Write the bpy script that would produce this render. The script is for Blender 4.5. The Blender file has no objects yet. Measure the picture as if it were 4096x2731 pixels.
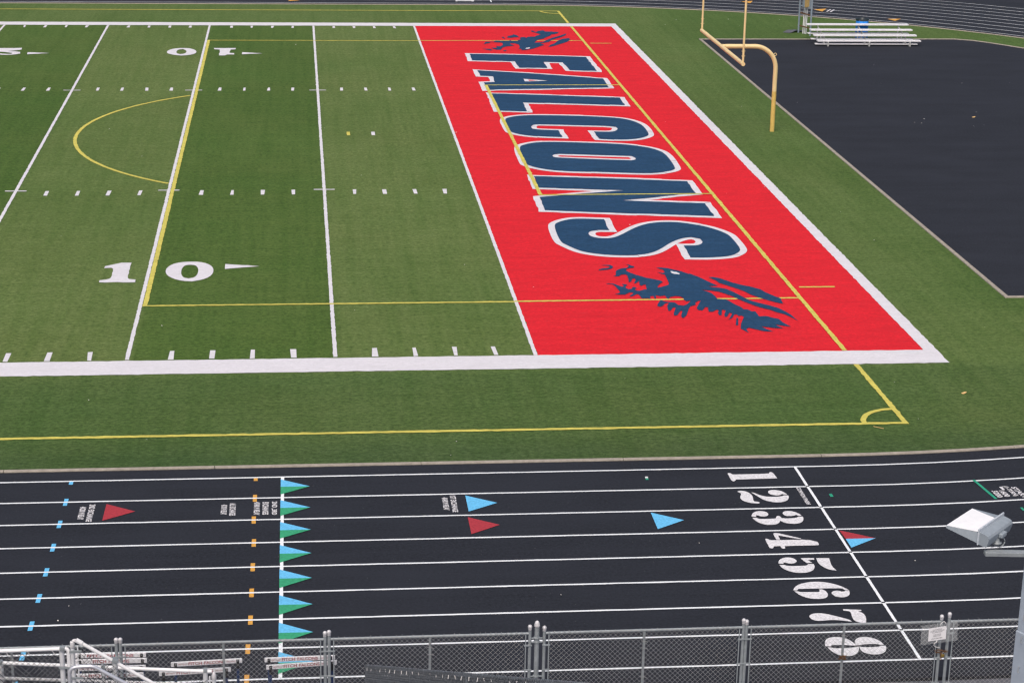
LETTERS = [('F',[(1.937,40.996),(3.326,40.866),(5.093,40.563),(6.795,40.26),(6.775,36.875),(5.69,37.099),(5.63,38.935),(4.863,39.033),(4.832,37.556),(3.701,37.649),(3.663,39.162),(1.908,39.389)],None,None),('A',[(1.922,37.052),(4.346,36.222),(6.769,35.182),(6.728,33.285),(4.192,33.02),(1.925,32.788),(1.935,34.344),(2.388,34.436),(2.428,35.677),(1.937,35.803)],[(3.59,35.147),(4.551,34.714),(3.579,34.528)],[(3.761,34.96),(4.11,34.775),(3.763,34.682)]),('L',[(2.018,32.031),(4.298,31.65),(6.825,31.156),(6.777,29.651),(4.886,29.963),(3.031,30.221),(3.001,28.519),(1.97,28.659)],None,None),('C',[(2.003,27.068),(2.25,27.496),(2.652,27.737),(3.149,27.842),(4.809,27.692),(6.061,27.354),(6.492,26.999),(6.765,26.356),(6.843,25.7),(6.815,24.497),(6.699,24.123),(6.389,23.755),(5.992,23.539),(5.526,23.521),(4.957,23.676),(4.937,24.9),(5.467,24.843),(5.706,24.967),(5.86,25.349),(5.832,25.685),(5.568,25.87),(4.577,25.985),(3.119,26.183),(2.938,26.081),(2.816,25.744),(2.846,25.409),(3.063,25.253),(3.719,25.143),(3.72,23.964),(3.18,24.045),(2.732,24.175),(2.345,24.404),(2.096,24.732),(2.003,24.986)],None,None),('O',[(2.03,22.419),(2.274,22.819),(2.663,23.125),(3.134,23.239),(4.684,23.023),(5.668,22.793),(6.266,22.402),(6.603,21.995),(6.832,21.293),(6.781,19.169),(6.664,18.848),(6.35,18.576),(5.886,18.394),(5.361,18.405),(4.054,18.623),(3.115,18.748),(2.66,18.928),(2.268,19.258),(2.029,19.696),(1.98,19.916)],[(2.998,21.015),(3.09,21.241),(3.296,21.306),(5.623,20.924),(5.723,20.627),(5.655,20.359),(5.469,20.273),(3.221,20.717),(3.036,20.81)],[(3.164,20.966),(3.267,21.078),(5.495,20.744),(5.558,20.585),(5.476,20.474),(3.29,20.874)]),('N',[(2.042,18.064),(4.689,17.662),(6.797,17.249),(6.768,15.635),(5.554,15.205),(4.351,14.782),(5.552,14.572),(6.792,14.361),(6.758,12.775),(4.512,13.136),(1.875,13.615),(1.906,15.272),(3.301,15.719),(4.617,16.059),(3.378,16.276),(2.011,16.496)],None,None),('S',[(1.908,11.815),(2.073,12.198),(2.394,12.5),(2.693,12.616),(3.46,12.49),(3.43,11.225),(3.09,11.255),(2.885,11.162),(2.776,10.927),(2.782,10.612),(2.941,10.392),(3.205,10.326),(3.443,10.415),(3.69,10.721),(4.128,11.405),(4.541,11.901),(5.019,12.134),(5.533,12.119),(6.04,11.795),(6.421,11.377),(6.722,10.727),(6.759,10.175),(6.757,9.105),(6.656,8.772),(6.453,8.483),(6.169,8.292),(5.64,8.2),(5.19,8.234),(5.241,9.494),(5.571,9.483),(5.749,9.61),(5.852,9.856),(5.835,10.204),(5.618,10.387),(5.322,10.279),(4.943,9.846),(4.515,9.103),(4.175,8.688),(3.755,8.501),(3.084,8.542),(2.627,8.722),(2.28,9.01),(2.016,9.598),(1.862,10.002)],None,None)]
EMBLEM_NEAR = [[(2.802,6.485),(2.89,6.519),(2.936,6.858),(2.988,7.024),(3.105,7.173),(3.231,7.246),(3.308,7.266),(3.374,7.419),(3.369,7.52),(3.319,7.6),(3.399,7.573),(3.429,7.502),(3.506,7.391),(3.499,7.282),(3.409,7.247),(3.32,7.212),(3.246,7.076),(3.239,6.961),(3.297,6.807),(3.426,6.575),(3.545,6.421),(3.645,6.282),(3.808,6.15),(3.97,6.018),(4.022,5.868),(3.915,5.703),(3.833,5.524),(3.792,5.345),(3.905,5.413),(4.109,5.587),(4.155,5.731),(4.173,6.062),(4.188,6.435),(4.183,6.585),(4.118,6.626),(4.029,6.834),(4.153,6.708),(4.217,6.751),(4.234,6.872),(4.228,7.041),(4.144,7.136),(4.078,7.239),(4.227,7.249),(4.364,7.19),(4.505,7.046),(4.683,6.871),(4.84,6.599),(4.865,6.652),(5.045,6.304),(5.207,5.873),(5.38,5.456),(5.121,5.44),(5.202,5.359),(5.381,5.284),(5.528,5.175),(5.647,4.931),(5.767,4.589),(5.85,4.31),(5.944,4.082),(6.111,3.87),(6.323,3.658),(6.484,3.433),(6.6,3.124),(6.673,2.843),(6.705,2.489),(6.739,2.294),(6.627,2.649),(6.521,2.889),(6.373,3.053),(6.241,3.298),(6.048,3.483),(5.911,3.715),(5.776,3.965),(5.664,4.217),(5.574,4.47),(5.451,4.685),(5.303,4.902),(5.114,5.037),(4.874,5.106),(4.982,4.982),(5.087,4.783),(5.12,4.53),(5.129,4.28),(5.239,4.234),(5.333,4.23),(5.393,4.063),(5.445,3.856),(5.49,3.732),(5.572,3.566),(5.599,3.364),(5.707,3.32),(5.765,3.158),(5.858,3.154),(5.854,2.877),(5.854,2.72),(5.978,2.754),(6.066,2.734),(6.135,2.63),(6.292,2.506),(6.321,2.234),(6.436,1.847),(6.213,1.971),(6.095,2.052),(6.151,1.897),(6.225,1.728),(5.984,1.768),(5.721,1.916),(5.806,1.685),(5.915,1.471),(5.701,1.525),(5.55,1.659),(5.402,1.816),(5.311,1.706),(5.31,1.393),(5.256,1.559),(5.184,1.749),(5.283,2.163),(5.467,2.696),(5.435,2.815),(5.357,2.779),(5.333,2.937),(5.284,2.924),(5.164,2.631),(5.041,2.481),(5.162,2.787),(5.246,3.02),(5.185,3.062),(5.063,2.752),(4.997,2.716),(5.026,2.911),(5.133,3.263),(5.054,3.33),(4.949,2.875),(4.888,2.861),(4.889,3.035),(4.96,3.27),(4.929,3.351),(4.786,3.158),(4.693,3.161),(4.709,3.36),(4.749,3.559),(4.682,3.578),(4.555,3.286),(4.447,3.331),(4.457,3.531),(4.571,3.85),(4.673,4.132),(4.597,4.111),(4.512,3.975),(4.473,3.772),(4.322,3.657),(4.223,3.38),(4.088,2.91),(3.976,2.68),(3.93,2.695),(3.947,2.891),(4.048,3.252),(4.01,3.287),(3.85,2.895),(3.773,2.899),(3.794,3.063),(3.927,3.526),(3.88,3.595),(3.774,3.33),(3.704,3.266),(3.722,3.534),(3.752,3.736),(3.843,3.992),(3.745,3.941),(3.651,3.74),(3.553,3.628),(3.498,3.712),(3.537,3.88),(3.682,4.253),(3.736,4.113),(3.862,4.039),(3.993,3.999),(4.034,3.792),(4.159,3.719),(4.282,3.851),(4.429,4.155),(4.307,4.09),(4.267,4.195),(4.276,4.404),(4.213,4.546),(4.12,4.585),(3.962,4.486),(3.891,4.314),(3.868,4.35),(3.848,4.63),(3.716,4.565),(3.625,4.674),(3.579,4.327),(3.548,4.397),(3.554,4.607),(3.468,4.575),(3.43,4.312),(3.389,4.403),(3.248,4.388),(3.217,4.445),(3.212,4.655),(3.176,4.797),(3.073,4.661),(2.977,4.559),(2.949,4.63),(3.056,4.802),(3.093,4.907),(2.999,4.946),(2.847,4.74),(2.708,4.745),(2.599,4.82),(2.684,4.852),(2.76,4.955),(2.753,5.169),(2.723,5.494),(2.69,5.676),(2.618,5.737),(2.5,5.698),(2.585,5.79),(2.703,5.763),(2.785,5.636),(2.863,5.488),(2.924,5.486),(2.951,5.594),(2.917,5.704),(2.998,5.701),(3.057,5.626),(2.984,5.484),(2.972,5.34),(3.025,5.23),(3.111,5.263),(3.144,5.405),(3.2,5.439),(3.253,5.329),(3.175,5.224),(3.204,5.094),(3.282,5.077),(3.4,5.18),(3.486,5.213),(3.528,5.645),(3.451,5.611),(3.413,5.504),(3.37,5.614),(3.41,5.979),(3.293,5.763),(3.243,5.765),(3.341,6.056),(3.34,6.241),(3.273,6.206),(3.195,5.914),(3.128,5.879),(3.165,6.173),(3.193,6.546),(3.144,6.623),(3.035,6.589),(2.974,6.464),(2.879,6.445)],[(2.642,7.499),(2.745,7.557),(2.891,7.552),(2.947,7.434),(2.939,7.318),(2.867,7.181),(2.739,7.094),(2.588,7.061),(2.498,7.011),(2.548,7.139),(2.631,7.213),(2.785,7.261),(2.859,7.336),(2.844,7.445),(2.757,7.495)],[(5.299,6.277),(5.413,6.291),(5.563,6.178),(5.674,5.997),(5.817,5.745),(6.014,5.519),(6.219,5.338),(6.409,5.099),(6.49,4.814),(6.615,4.514),(6.747,4.258),(6.723,4.052),(6.702,3.781),(6.567,3.893),(6.416,4.064),(6.235,4.319),(6.061,4.619),(5.943,4.962),(5.766,5.269),(5.563,5.58),(5.469,5.714),(5.424,5.979)],[(5.267,2.627),(5.313,2.625),(5.183,2.014),(5.125,2.032)]]
EYE_NEAR = [(4.394,6.866),(4.444,6.88),(4.482,6.802),(4.541,6.785),(4.603,6.646),(4.577,6.549),(4.506,6.589),(4.448,6.614),(4.399,6.691)]
EMBLEM_FAR = [[(4.24,41.931),(4.293,42.234),(4.162,42.329),(4.252,42.659),(4.273,43.09),(4.272,43.461),(4.155,43.709),(3.936,43.769),(3.945,43.457),(4.082,43.211),(3.92,43.024),(3.704,42.898),(3.518,42.651),(3.357,42.042),(3.196,42.041),(3.075,42.245),(3.006,42.584),(3.182,42.525),(3.275,42.648),(3.255,43.077),(3.345,42.955),(3.446,42.957),(3.585,43.329),(3.614,43.828),(3.524,43.952),(3.324,44.012),(3.125,44.073),(3.034,43.758),(2.926,43.694),(2.76,43.443),(2.905,44.133),(3.049,44.135),(3.254,44.137),(3.367,44.455),(3.532,44.458),(3.691,44.396),(3.96,44.4),(4.023,44.617),(4.084,44.402),(4.304,44.341),(4.421,44.661),(4.518,44.79),(4.518,45.176),(4.629,45.436),(4.797,45.439),(4.81,45.18),(4.909,45.506),(5.063,45.573),(5.231,45.576),(5.374,45.905),(5.573,46.171),(5.498,46.434),(5.367,46.765),(5.241,46.964),(5.276,47.369),(5.335,47.234),(5.425,46.9),(5.592,47.239),(5.843,47.378),(5.867,47.042),(6.187,47.047),(6.277,46.914),(6.475,46.958),(6.406,46.582),(6.2,46.287),(6.068,46.245),(5.927,45.782),(5.711,45.388),(5.539,44.997),(5.35,44.802),(5.224,44.608),(5.117,44.225),(5.026,43.972),(5.191,43.974),(5.413,44.103),(5.668,44.678),(5.968,45.262),(6.348,45.788),(6.619,46.254),(6.781,46.522),(6.669,45.99),(6.412,45.463),(6.162,45.135),(5.897,44.681),(5.682,44.106),(5.404,43.851),(5.265,43.723),(5.406,43.351),(5.178,42.977),(4.802,42.36),(4.505,42.054)],[(5.51,42.857),(5.672,43.354),(5.883,43.731),(6.144,44.493),(6.417,45.01),(6.715,45.208),(6.744,44.95),(6.547,44.244),(6.312,43.862),(6.058,43.483),(5.806,43.108),(5.612,42.859)],[(3.968,45.297),(4.029,45.688),(4.171,45.755),(4.188,46.017),(4.259,45.887),(4.335,46.217),(4.476,45.956),(4.518,45.37),(4.336,45.432),(4.128,45.235)],[(3.731,45.423),(3.821,45.489),(3.865,45.102),(3.79,44.972)],[(2.62,42.337),(2.756,42.278),(2.931,42.219),(3.009,41.979),(2.895,41.833),(2.739,42.096)],[(3.439,41.863),(3.572,41.984),(3.608,41.84),(3.496,41.624)]]
EYE_FAR = [(4.451,42.296),(4.514,42.503),(4.7,42.628),(4.642,42.383),(4.548,42.261)]
YARDNUM = [('near numeral one',[(-10.367,7.718),(-10.355,7.908),(-10.133,8.092),(-9.961,8.236),(-9.701,8.227),(-9.713,7.673),(-9.702,6.79),(-9.646,6.655),(-9.482,6.598),(-9.472,6.345),(-10.379,6.379),(-10.384,6.561),(-10.179,6.654),(-10.104,6.804),(-10.117,7.635),(-10.188,7.743)],None),('near numeral zero',[(-8.773,7.325),(-8.758,7.692),(-8.637,8.04),(-8.449,8.216),(-8.197,8.283),(-7.94,8.253),(-7.735,8.084),(-7.597,7.811),(-7.543,7.491),(-7.544,7.124),(-7.628,6.765),(-7.811,6.516),(-8.052,6.373),(-8.302,6.433),(-8.533,6.645),(-8.702,6.959)],[(-8.369,7.31),(-8.362,7.625),(-8.306,7.911),(-8.183,7.981),(-8.039,7.933),(-7.959,7.717),(-7.926,7.399),(-7.941,6.983),(-8.013,6.728),(-8.147,6.651),(-8.276,6.738),(-8.347,6.997)]),('far numeral zero',[(-10.71,41.271),(-10.661,41.819),(-10.435,42.235),(-10.125,42.378),(-9.803,42.298),(-9.559,41.913),(-9.464,41.42),(-9.515,40.931),(-9.766,40.579),(-10.073,40.469),(-10.394,40.654),(-10.611,40.947)],[(-10.317,41.466),(-10.262,41.96),(-10.066,42.101),(-9.912,41.744),(-9.881,41.279),(-9.962,40.926),(-10.135,40.817),(-10.27,41.005)]),('far numeral one',[(-8.795,42.365),(-7.878,42.375),(-7.883,42.041),(-8.073,41.983),(-8.108,41.16),(-7.894,41.081),(-7.895,40.756),(-8.186,40.754),(-8.268,40.511),(-8.523,40.509),(-8.504,41.841),(-8.554,41.978),(-8.757,42.059)],None),('far numeral two',[(-18.164,42.261),(-17.182,42.245),(-16.738,42.332),(-16.701,41.893),(-16.931,41.672),(-17.22,41.506),(-16.948,41.455),(-16.684,41.295),(-16.633,40.919),(-16.845,40.65),(-17.229,40.567),(-17.505,40.671),(-17.716,40.936),(-17.548,40.991),(-17.26,40.806),(-16.997,40.809),(-16.959,41.023),(-17.228,41.236),(-17.602,41.394),(-17.985,41.607)],None)]
YARDTRI = [[(-7.256,8.013),(-6.363,7.768),(-7.249,7.523)],[(-7.575,41.329),(-6.716,41.037),(-7.582,40.813)],[(-16.382,41.244),(-15.461,41.037),(-16.338,40.735)]]
LANENUM = [('1',[[(2.915,-7.645),(2.941,-7.628),(2.975,-7.637),(2.989,-7.673),(3.009,-7.705),(3.375,-7.707),(3.723,-7.697),(3.74,-7.643),(3.776,-7.621),(3.809,-7.651),(3.818,-7.707),(3.829,-7.957),(3.407,-7.962),(3.013,-7.976),(2.982,-8.04),(2.939,-8.061),(2.914,-8.012),(2.914,-7.906)]]),('2',[[(3.49,-8.646),(3.515,-8.59),(3.563,-8.554),(3.634,-8.547),(3.722,-8.579),(3.777,-8.639),(3.816,-8.733),(3.828,-8.79),(3.76,-8.786),(3.735,-8.762),(3.706,-8.795),(3.656,-8.826),(3.579,-8.821),(3.513,-8.772),(3.485,-8.703)],[(3.162,-8.639),(3.215,-8.676),(3.28,-8.771),(3.35,-8.842),(3.419,-8.88),(3.588,-8.894),(3.714,-8.874),(3.758,-8.832),(3.839,-8.836),(3.831,-8.926),(3.792,-9.036),(3.735,-9.111),(3.646,-9.162),(3.549,-9.174),(3.46,-9.151),(3.379,-9.097),(3.31,-9.02),(3.261,-8.894),(3.206,-8.755)],[(2.905,-8.59),(2.938,-8.558),(2.999,-8.557),(3.077,-8.593),(3.127,-8.683),(3.148,-8.786),(3.142,-8.909),(3.117,-9.042),(3.13,-9.099),(3.208,-9.132),(3.215,-9.17),(3.192,-9.207),(3.117,-9.198),(3.037,-9.171),(2.965,-9.112),(2.906,-9.03),(2.893,-8.929),(2.916,-8.829),(2.953,-8.729),(2.956,-8.673),(2.937,-8.644)]]),('3',[[(2.914,-9.83),(2.931,-9.755),(2.973,-9.661),(3.037,-9.599),(3.119,-9.571),(3.198,-9.593),(3.252,-9.655),(3.253,-9.742),(3.216,-9.815),(3.151,-9.843),(3.094,-9.834),(3.046,-9.784),(3.011,-9.771),(2.995,-9.845)],[(3.524,-9.703),(3.551,-9.64),(3.62,-9.6),(3.703,-9.605),(3.782,-9.664),(3.834,-9.764),(3.853,-9.841),(3.782,-9.841),(3.76,-9.792),(3.719,-9.822),(3.653,-9.851),(3.572,-9.84),(3.527,-9.779)],[(2.918,-9.888),(2.993,-9.892),(3.013,-9.932),(3.067,-9.956),(3.218,-9.954),(3.337,-9.946),(3.36,-9.909),(3.37,-9.856),(3.408,-9.822),(3.443,-9.849),(3.457,-9.936),(3.535,-9.958),(3.68,-9.949),(3.754,-9.921),(3.789,-9.88),(3.864,-9.885),(3.85,-10.002),(3.807,-10.116),(3.74,-10.186),(3.649,-10.219),(3.56,-10.207),(3.477,-10.171),(3.425,-10.104),(3.401,-10.05),(3.366,-10.143),(3.3,-10.213),(3.193,-10.243),(3.097,-10.229),(3.011,-10.165),(2.952,-10.056),(2.926,-9.969)]]),('4',[[(3.127,-10.661),(3.152,-10.622),(3.201,-10.615),(3.271,-10.659),(3.589,-10.894),(3.584,-10.914),(3.484,-10.888),(3.201,-10.728),(3.199,-10.911),(3.13,-10.91)],[(2.924,-10.894),(2.95,-10.866),(2.986,-10.885),(3.014,-10.936),(3.311,-10.944),(3.682,-10.946),(3.841,-11.057),(3.848,-11.107),(3.839,-11.198),(3.801,-11.215),(3.459,-11.208),(3.209,-11.216),(3.202,-11.303),(3.187,-11.328),(3.137,-11.318),(3.134,-11.202),(3.012,-11.214),(2.991,-11.284),(2.962,-11.305),(2.921,-11.286),(2.924,-11.199)]]),('5',[[(2.934,-11.91),(2.959,-11.839),(3.013,-11.764),(3.09,-11.712),(3.169,-11.71),(3.247,-11.762),(3.276,-11.859),(3.255,-11.92),(3.197,-11.973),(3.118,-11.977),(3.062,-11.94),(3.025,-11.922),(3.009,-11.974),(2.926,-11.972)],[(2.927,-12.022),(3.004,-12.023),(3.046,-12.063),(3.144,-12.085),(3.35,-12.085),(3.406,-12.07),(3.438,-12.016),(3.536,-12.022),(3.532,-12.108),(3.505,-12.2),(3.454,-12.289),(3.36,-12.36),(3.252,-12.381),(3.153,-12.368),(3.062,-12.32),(2.981,-12.229),(2.939,-12.134)],[(3.366,-11.77),(3.393,-11.752),(3.604,-11.768),(3.593,-11.837),(3.475,-11.842),(3.524,-11.968),(3.423,-11.971)],[(3.643,-11.771),(3.873,-11.785),(3.843,-12.003),(3.835,-12.158),(3.869,-12.314),(3.775,-12.293),(3.697,-12.196),(3.647,-12.084),(3.627,-11.958)]]),('6',[[(2.922,-13.076),(2.943,-13.011),(3.024,-12.884),(3.157,-12.798),(3.329,-12.752),(3.487,-12.765),(3.632,-12.827),(3.763,-12.941),(3.853,-13.086),(3.87,-13.113),(3.797,-13.116),(3.779,-13.062),(3.721,-13.04),(3.022,-13.027),(2.983,-13.088)],[(2.929,-13.114),(2.99,-13.125),(3.022,-13.157),(3.337,-13.169),(3.371,-13.13),(3.364,-13.074),(3.419,-13.066),(3.465,-13.136),(3.476,-13.248),(3.445,-13.357),(3.383,-13.426),(3.25,-13.451),(3.103,-13.409),(2.989,-13.292)],[(3.536,-13.241),(3.567,-13.172),(3.632,-13.135),(3.694,-13.143),(3.731,-13.183),(3.785,-13.175),(3.809,-13.132),(3.87,-13.143),(3.858,-13.235),(3.816,-13.343),(3.737,-13.401),(3.657,-13.407),(3.573,-13.365)]]),('7',[[(2.936,-14.115),(2.968,-14.047),(3.052,-13.992),(3.145,-13.991),(3.26,-14.03),(3.364,-14.107),(3.468,-14.184),(3.571,-14.261),(3.599,-14.343),(3.497,-14.308),(3.382,-14.273),(3.263,-14.259),(3.134,-14.278),(3.027,-14.279),(2.956,-14.222)],[(3.573,-13.862),(3.673,-13.879),(3.868,-13.909),(3.864,-13.951),(3.807,-13.962),(3.866,-14.033),(3.881,-14.175),(3.809,-14.433),(3.721,-14.392),(3.648,-14.318),(3.643,-14.178),(3.671,-14.003),(3.654,-13.949),(3.566,-13.918)]]),('8',[[(2.929,-15.204),(2.963,-15.057),(3.006,-14.96),(3.083,-14.898),(3.208,-14.882),(3.317,-14.93),(3.384,-15.018),(3.427,-15.137),(3.439,-15.204),(3.393,-15.208),(3.321,-15.197),(3.266,-15.177),(3.042,-15.172),(3.016,-15.217)],[(3.438,-15.088),(3.482,-14.991),(3.561,-14.922),(3.671,-14.909),(3.779,-14.96),(3.855,-15.065),(3.89,-15.21),(3.829,-15.213),(3.779,-15.177),(3.599,-15.172),(3.469,-15.206),(3.439,-15.204)],[(2.956,-15.246),(3.021,-15.253),(3.057,-15.288),(3.296,-15.291),(3.465,-15.249),(3.449,-15.337),(3.392,-15.464),(3.3,-15.555),(3.19,-15.577),(3.081,-15.541),(2.993,-15.421)],[(3.472,-15.249),(3.538,-15.283),(3.779,-15.283),(3.829,-15.24),(3.908,-15.251),(3.885,-15.365),(3.829,-15.476),(3.736,-15.542),(3.615,-15.547),(3.51,-15.494),(3.46,-15.403)]])]
TEXTS = [('2ND EXCHANGE',[(-9.223,-8.551),(-9.11,-8.558),(-9.224,-9.365),(-9.116,-9.371)]),('4X200 M RELAY',[(-9.384,-8.65),(-9.272,-8.657),(-9.383,-9.266),(-9.266,-9.273)]),('ALL EXCHANGES',[(-6.661,-8.637),(-6.546,-8.644),(-6.66,-9.233),(-6.544,-9.233)]),('4X100 M RELAY',[(-6.814,-8.694),(-6.704,-8.7),(-6.818,-9.175),(-6.702,-9.174)]),('2ND ,3RD',[(-5.903,-8.593),(-5.788,-8.599),(-5.9,-9.235),(-5.791,-9.241)]),('EXCHANGES',[(-6.062,-8.613),(-5.945,-8.62),(-6.056,-9.219),(-5.946,-9.218)]),('4X400 M RELAY',[(-6.218,-8.604),(-6.104,-8.611),(-6.215,-9.227),(-6.105,-9.233)]),('1ST EXCHANGE',[(-2.571,-8.486),(-2.461,-8.492),(-2.575,-9.301),(-2.469,-9.3)]),('4X400 M RELAY',[(-2.728,-8.577),(-2.618,-8.576),(-2.731,-9.187),(-2.621,-9.202)]),('COMMON FINISH',[(4.077,-8.454),(4.164,-8.448),(4.077,-9.307),(4.162,-9.307)]),('3200',[(7.807,-8.83),(7.924,-8.828),(7.827,-9.178),(7.944,-9.151)]),('1600',[(7.955,-8.825),(8.068,-8.827),(7.978,-9.153),(8.1,-9.121)]),('(1-TURN)',[(8.086,-8.612),(8.21,-8.612),(8.14,-9.134),(8.269,-9.089)]),('START',[(8.249,-8.661),(8.358,-8.654),(8.308,-9.227),(8.422,-9.201)])]
BLOCK = [(8.028,-8.642),(8.087,-8.632),(8.096,-8.789),(8.046,-8.795)]
ARROWS = [('red',[(-8.918,-8.542),(-8.367,-8.932),(-8.928,-9.337)]),('sky blue',[(-2.277,-8.495),(-1.71,-8.893),(-2.276,-9.283)]),('red',[(-2.318,-9.553),(-1.765,-9.945),(-2.316,-10.341)]),('sky blue',[(1.079,-9.53),(1.631,-9.922),(1.077,-10.315)]),('red',[(4.374,-10.564),(4.943,-10.959),(4.391,-10.957)]),('sky blue',[(4.391,-10.957),(4.943,-10.959),(4.389,-11.355)])]
GREEN = [[(1.269,-7.734),(1.326,-7.737),(1.316,-7.897),(1.264,-7.894)],[(4.635,-8.809),(4.694,-8.802),(4.689,-8.951),(4.628,-8.958)],[(7.625,-8.251),(7.679,-8.243),(7.797,-9.237),(7.739,-9.24)],[(8.076,-9.686),(8.125,-9.683),(8.128,-9.834),(8.082,-9.838)]]
FARARROW = [[(20.083,54.265),(20.797,54.534),(20.335,53.576)],[(22.939,51.223),(23.625,51.286),(23.138,50.594)],[(16.993,56.898),(17.652,57.137),(17.343,56.289)],[(-5.608,57.726),(-5.139,56.679),(-5.682,56.363)]]
FARWHITE = [[(20.51,53.531),(20.927,54.337),(20.974,54.288),(20.583,53.508)],[(20.665,53.437),(21.067,54.24),(21.141,54.192),(20.735,53.389)]]
FARONE = [(2.568,56.948),(2.68,56.99),(2.671,56.876),(3.351,56.896),(3.388,57.011),(3.497,57.014),(3.454,56.521),(3.346,56.518),(3.328,56.63),(2.65,56.61),(2.633,56.534),(2.547,56.532)]
FARFIN = [(4.304,57.497),(4.369,57.499),(4.326,56.283),(4.272,56.282)]
LITTER = [(-11.31,38.504),(-10.325,21.175),(-11.733,25.522),(-5.342,43.28),(-4.391,25.53),(0.126,24.792),(-11.819,11.003),(-8.576,2.559),(-9.781,-2.731),(-8.414,-5.18),(-2.218,-5.6),(-2.394,-6.394),(1.813,-1.843),(7.595,-4.771),(7.776,-2.375),(10.737,9.892),(11.169,1.591),(10.638,13.171),(18.673,38.337),(18.805,25.65),(19.239,25.84),(17.392,26.983),(17.058,26.214),(16.837,26.354),(23.109,34.222),(21.116,34.15),(13.42,30.147),(17.779,34.102),(19.759,28.247),(11.115,29.351),(7.754,26.543),(12.534,50.643),(11.744,49.126),(15.1,50.903),(15.214,48.898),(17.573,50.854),(29.654,53.349),(0.606,5.495),(9.057,16.373),(4.105,11.814),(1.62,4.086),(7.704,15.565),(-3.365,18.289),(-0.972,7.707),(-3.994,3.626),(1.701,-11.024),(2.13,-12.778),(5.355,-12.026),(5.783,-15.227),(-1.04,-13.034),(-4.345,-11.601),(-9.146,-12.972),(-8.959,-12.909),(-9.266,-13.512)]
LEAVES = [(9.102,-3.194),(19.352,27.288),(6.595,-5.268)]
POLE_X, POLE_Y, POLE_W, POLE_ROT = 1.928, -25.9, .16, 28.8
SKY, SUN, EXPO = .12, 1.3, .12
DEN = True
import bpy, bmesh, math, random
from mathutils import Vector, Matrix, noise
from mathutils.geometry import tessellate_polygon
random.seed(11)
SC = bpy.context.scene
COL = SC.collection
YARD = .9144
# ---------------------------------------------------------------- materials
def new_mat(name):
    m = bpy.data.materials.new(name); m.use_nodes = True
    nt = m.node_tree; b = nt.nodes['Principled BSDF']
    return m, nt, b
def mixc(nt, fac, a, b, mode='MIX'):
    n = nt.nodes.new('ShaderNodeMix'); n.data_type = 'RGBA'; n.blend_type = mode
    for i, v in ((0, fac), (6, a), (7, b)):
        if hasattr(v, 'is_linked'): nt.links.new(v, n.inputs[i])
        elif i == 0: n.inputs[0].default_value = v
        else: n.inputs[i].default_value = (*v, 1)
    return n.outputs[2]
def noise_tex(nt, scale, detail=3, stretch=(1, 1, 1), rough=.55, offset=(0, 0, 0)):
    tc = nt.nodes.new('ShaderNodeNewGeometry'); mp = nt.nodes.new('ShaderNodeMapping')
    mp.inputs['Scale'].default_value = stretch; mp.inputs['Location'].default_value = offset
    nt.links.new(tc.outputs['Position'], mp.inputs['Vector'])
    n = nt.nodes.new('ShaderNodeTexNoise'); n.inputs['Scale'].default_value = scale
    n.inputs['Detail'].default_value = detail; n.inputs['Roughness'].default_value = rough
    nt.links.new(mp.outputs['Vector'], n.inputs['Vector'])
    return n.outputs['Fac']
def ramp(nt, fac, lo, hi, a=0., b=1.):
    n = nt.nodes.new('ShaderNodeMapRange'); n.inputs[1].default_value = lo; n.inputs[2].default_value = hi
    n.inputs[3].default_value = a; n.inputs[4].default_value = b
    nt.links.new(fac, n.inputs[0]); return n.outputs[0]
def math_n(nt, op, a, b=0.):
    n = nt.nodes.new('ShaderNodeMath'); n.operation = op
    for i, v in ((0, a), (1, b)):
        if hasattr(v, 'is_linked'): nt.links.new(v, n.inputs[i])
        else: n.inputs[i].default_value = v
    return n.outputs[0]
def bump(nt, b, h, strength, dist):
    n = nt.nodes.new('ShaderNodeBump'); n.inputs['Strength'].default_value = strength
    n.inputs['Distance'].default_value = dist
    nt.links.new(h, n.inputs['Height']); nt.links.new(n.outputs[0], b.inputs['Normal'])
def fibre(name, col, dirty=None, amp=.13, sheen=.25, streaks=True):
    """dyed artificial grass fibre: fine grain, long soft streaks, worn flecks"""
    m, nt, b = new_mat(name)
    fine = noise_tex(nt, 10, 4, (.9, 1., 1), .85)
    mid = noise_tex(nt, 1.6, 4, (.35, 1.5, 1), .6, (3, 7, 0))
    dk = tuple(c * (1 - 2.4 * amp) for c in col); lt = tuple(min(1, c * (1 + 2.0 * amp)) for c in col)
    c = mixc(nt, ramp(nt, fine, .3, .7), dk, lt)
    c = mixc(nt, ramp(nt, mid, .35, .72, 0, .7), c, tuple(x * (1 - 1.6 * amp) for x in col))
    lon = noise_tex(nt, 3.2, 5, (.4, 1.3, 1), .75, (1, 2, 0))
    c = mixc(nt, ramp(nt, lon, .5, .74, 0, .8), c, tuple(x * (1 - 2.6 * amp) for x in col))
    if dirty:
        fl = noise_tex(nt, 7, 3, (.3, 1.4, 1), .75, (9, 1, 0))
        c = mixc(nt, ramp(nt, fl, .58, .76, 0, .6), c, dirty)
    nt.links.new(c, b.inputs['Base Color']); b.inputs['Roughness'].default_value = .9
    b.inputs['Specular IOR Level'].default_value = .06
    b.inputs['Sheen Weight'].default_value = sheen * .2; b.inputs['Sheen Roughness'].default_value = .6
    bump(nt, b, fine, .5, .02)
    return m
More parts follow.
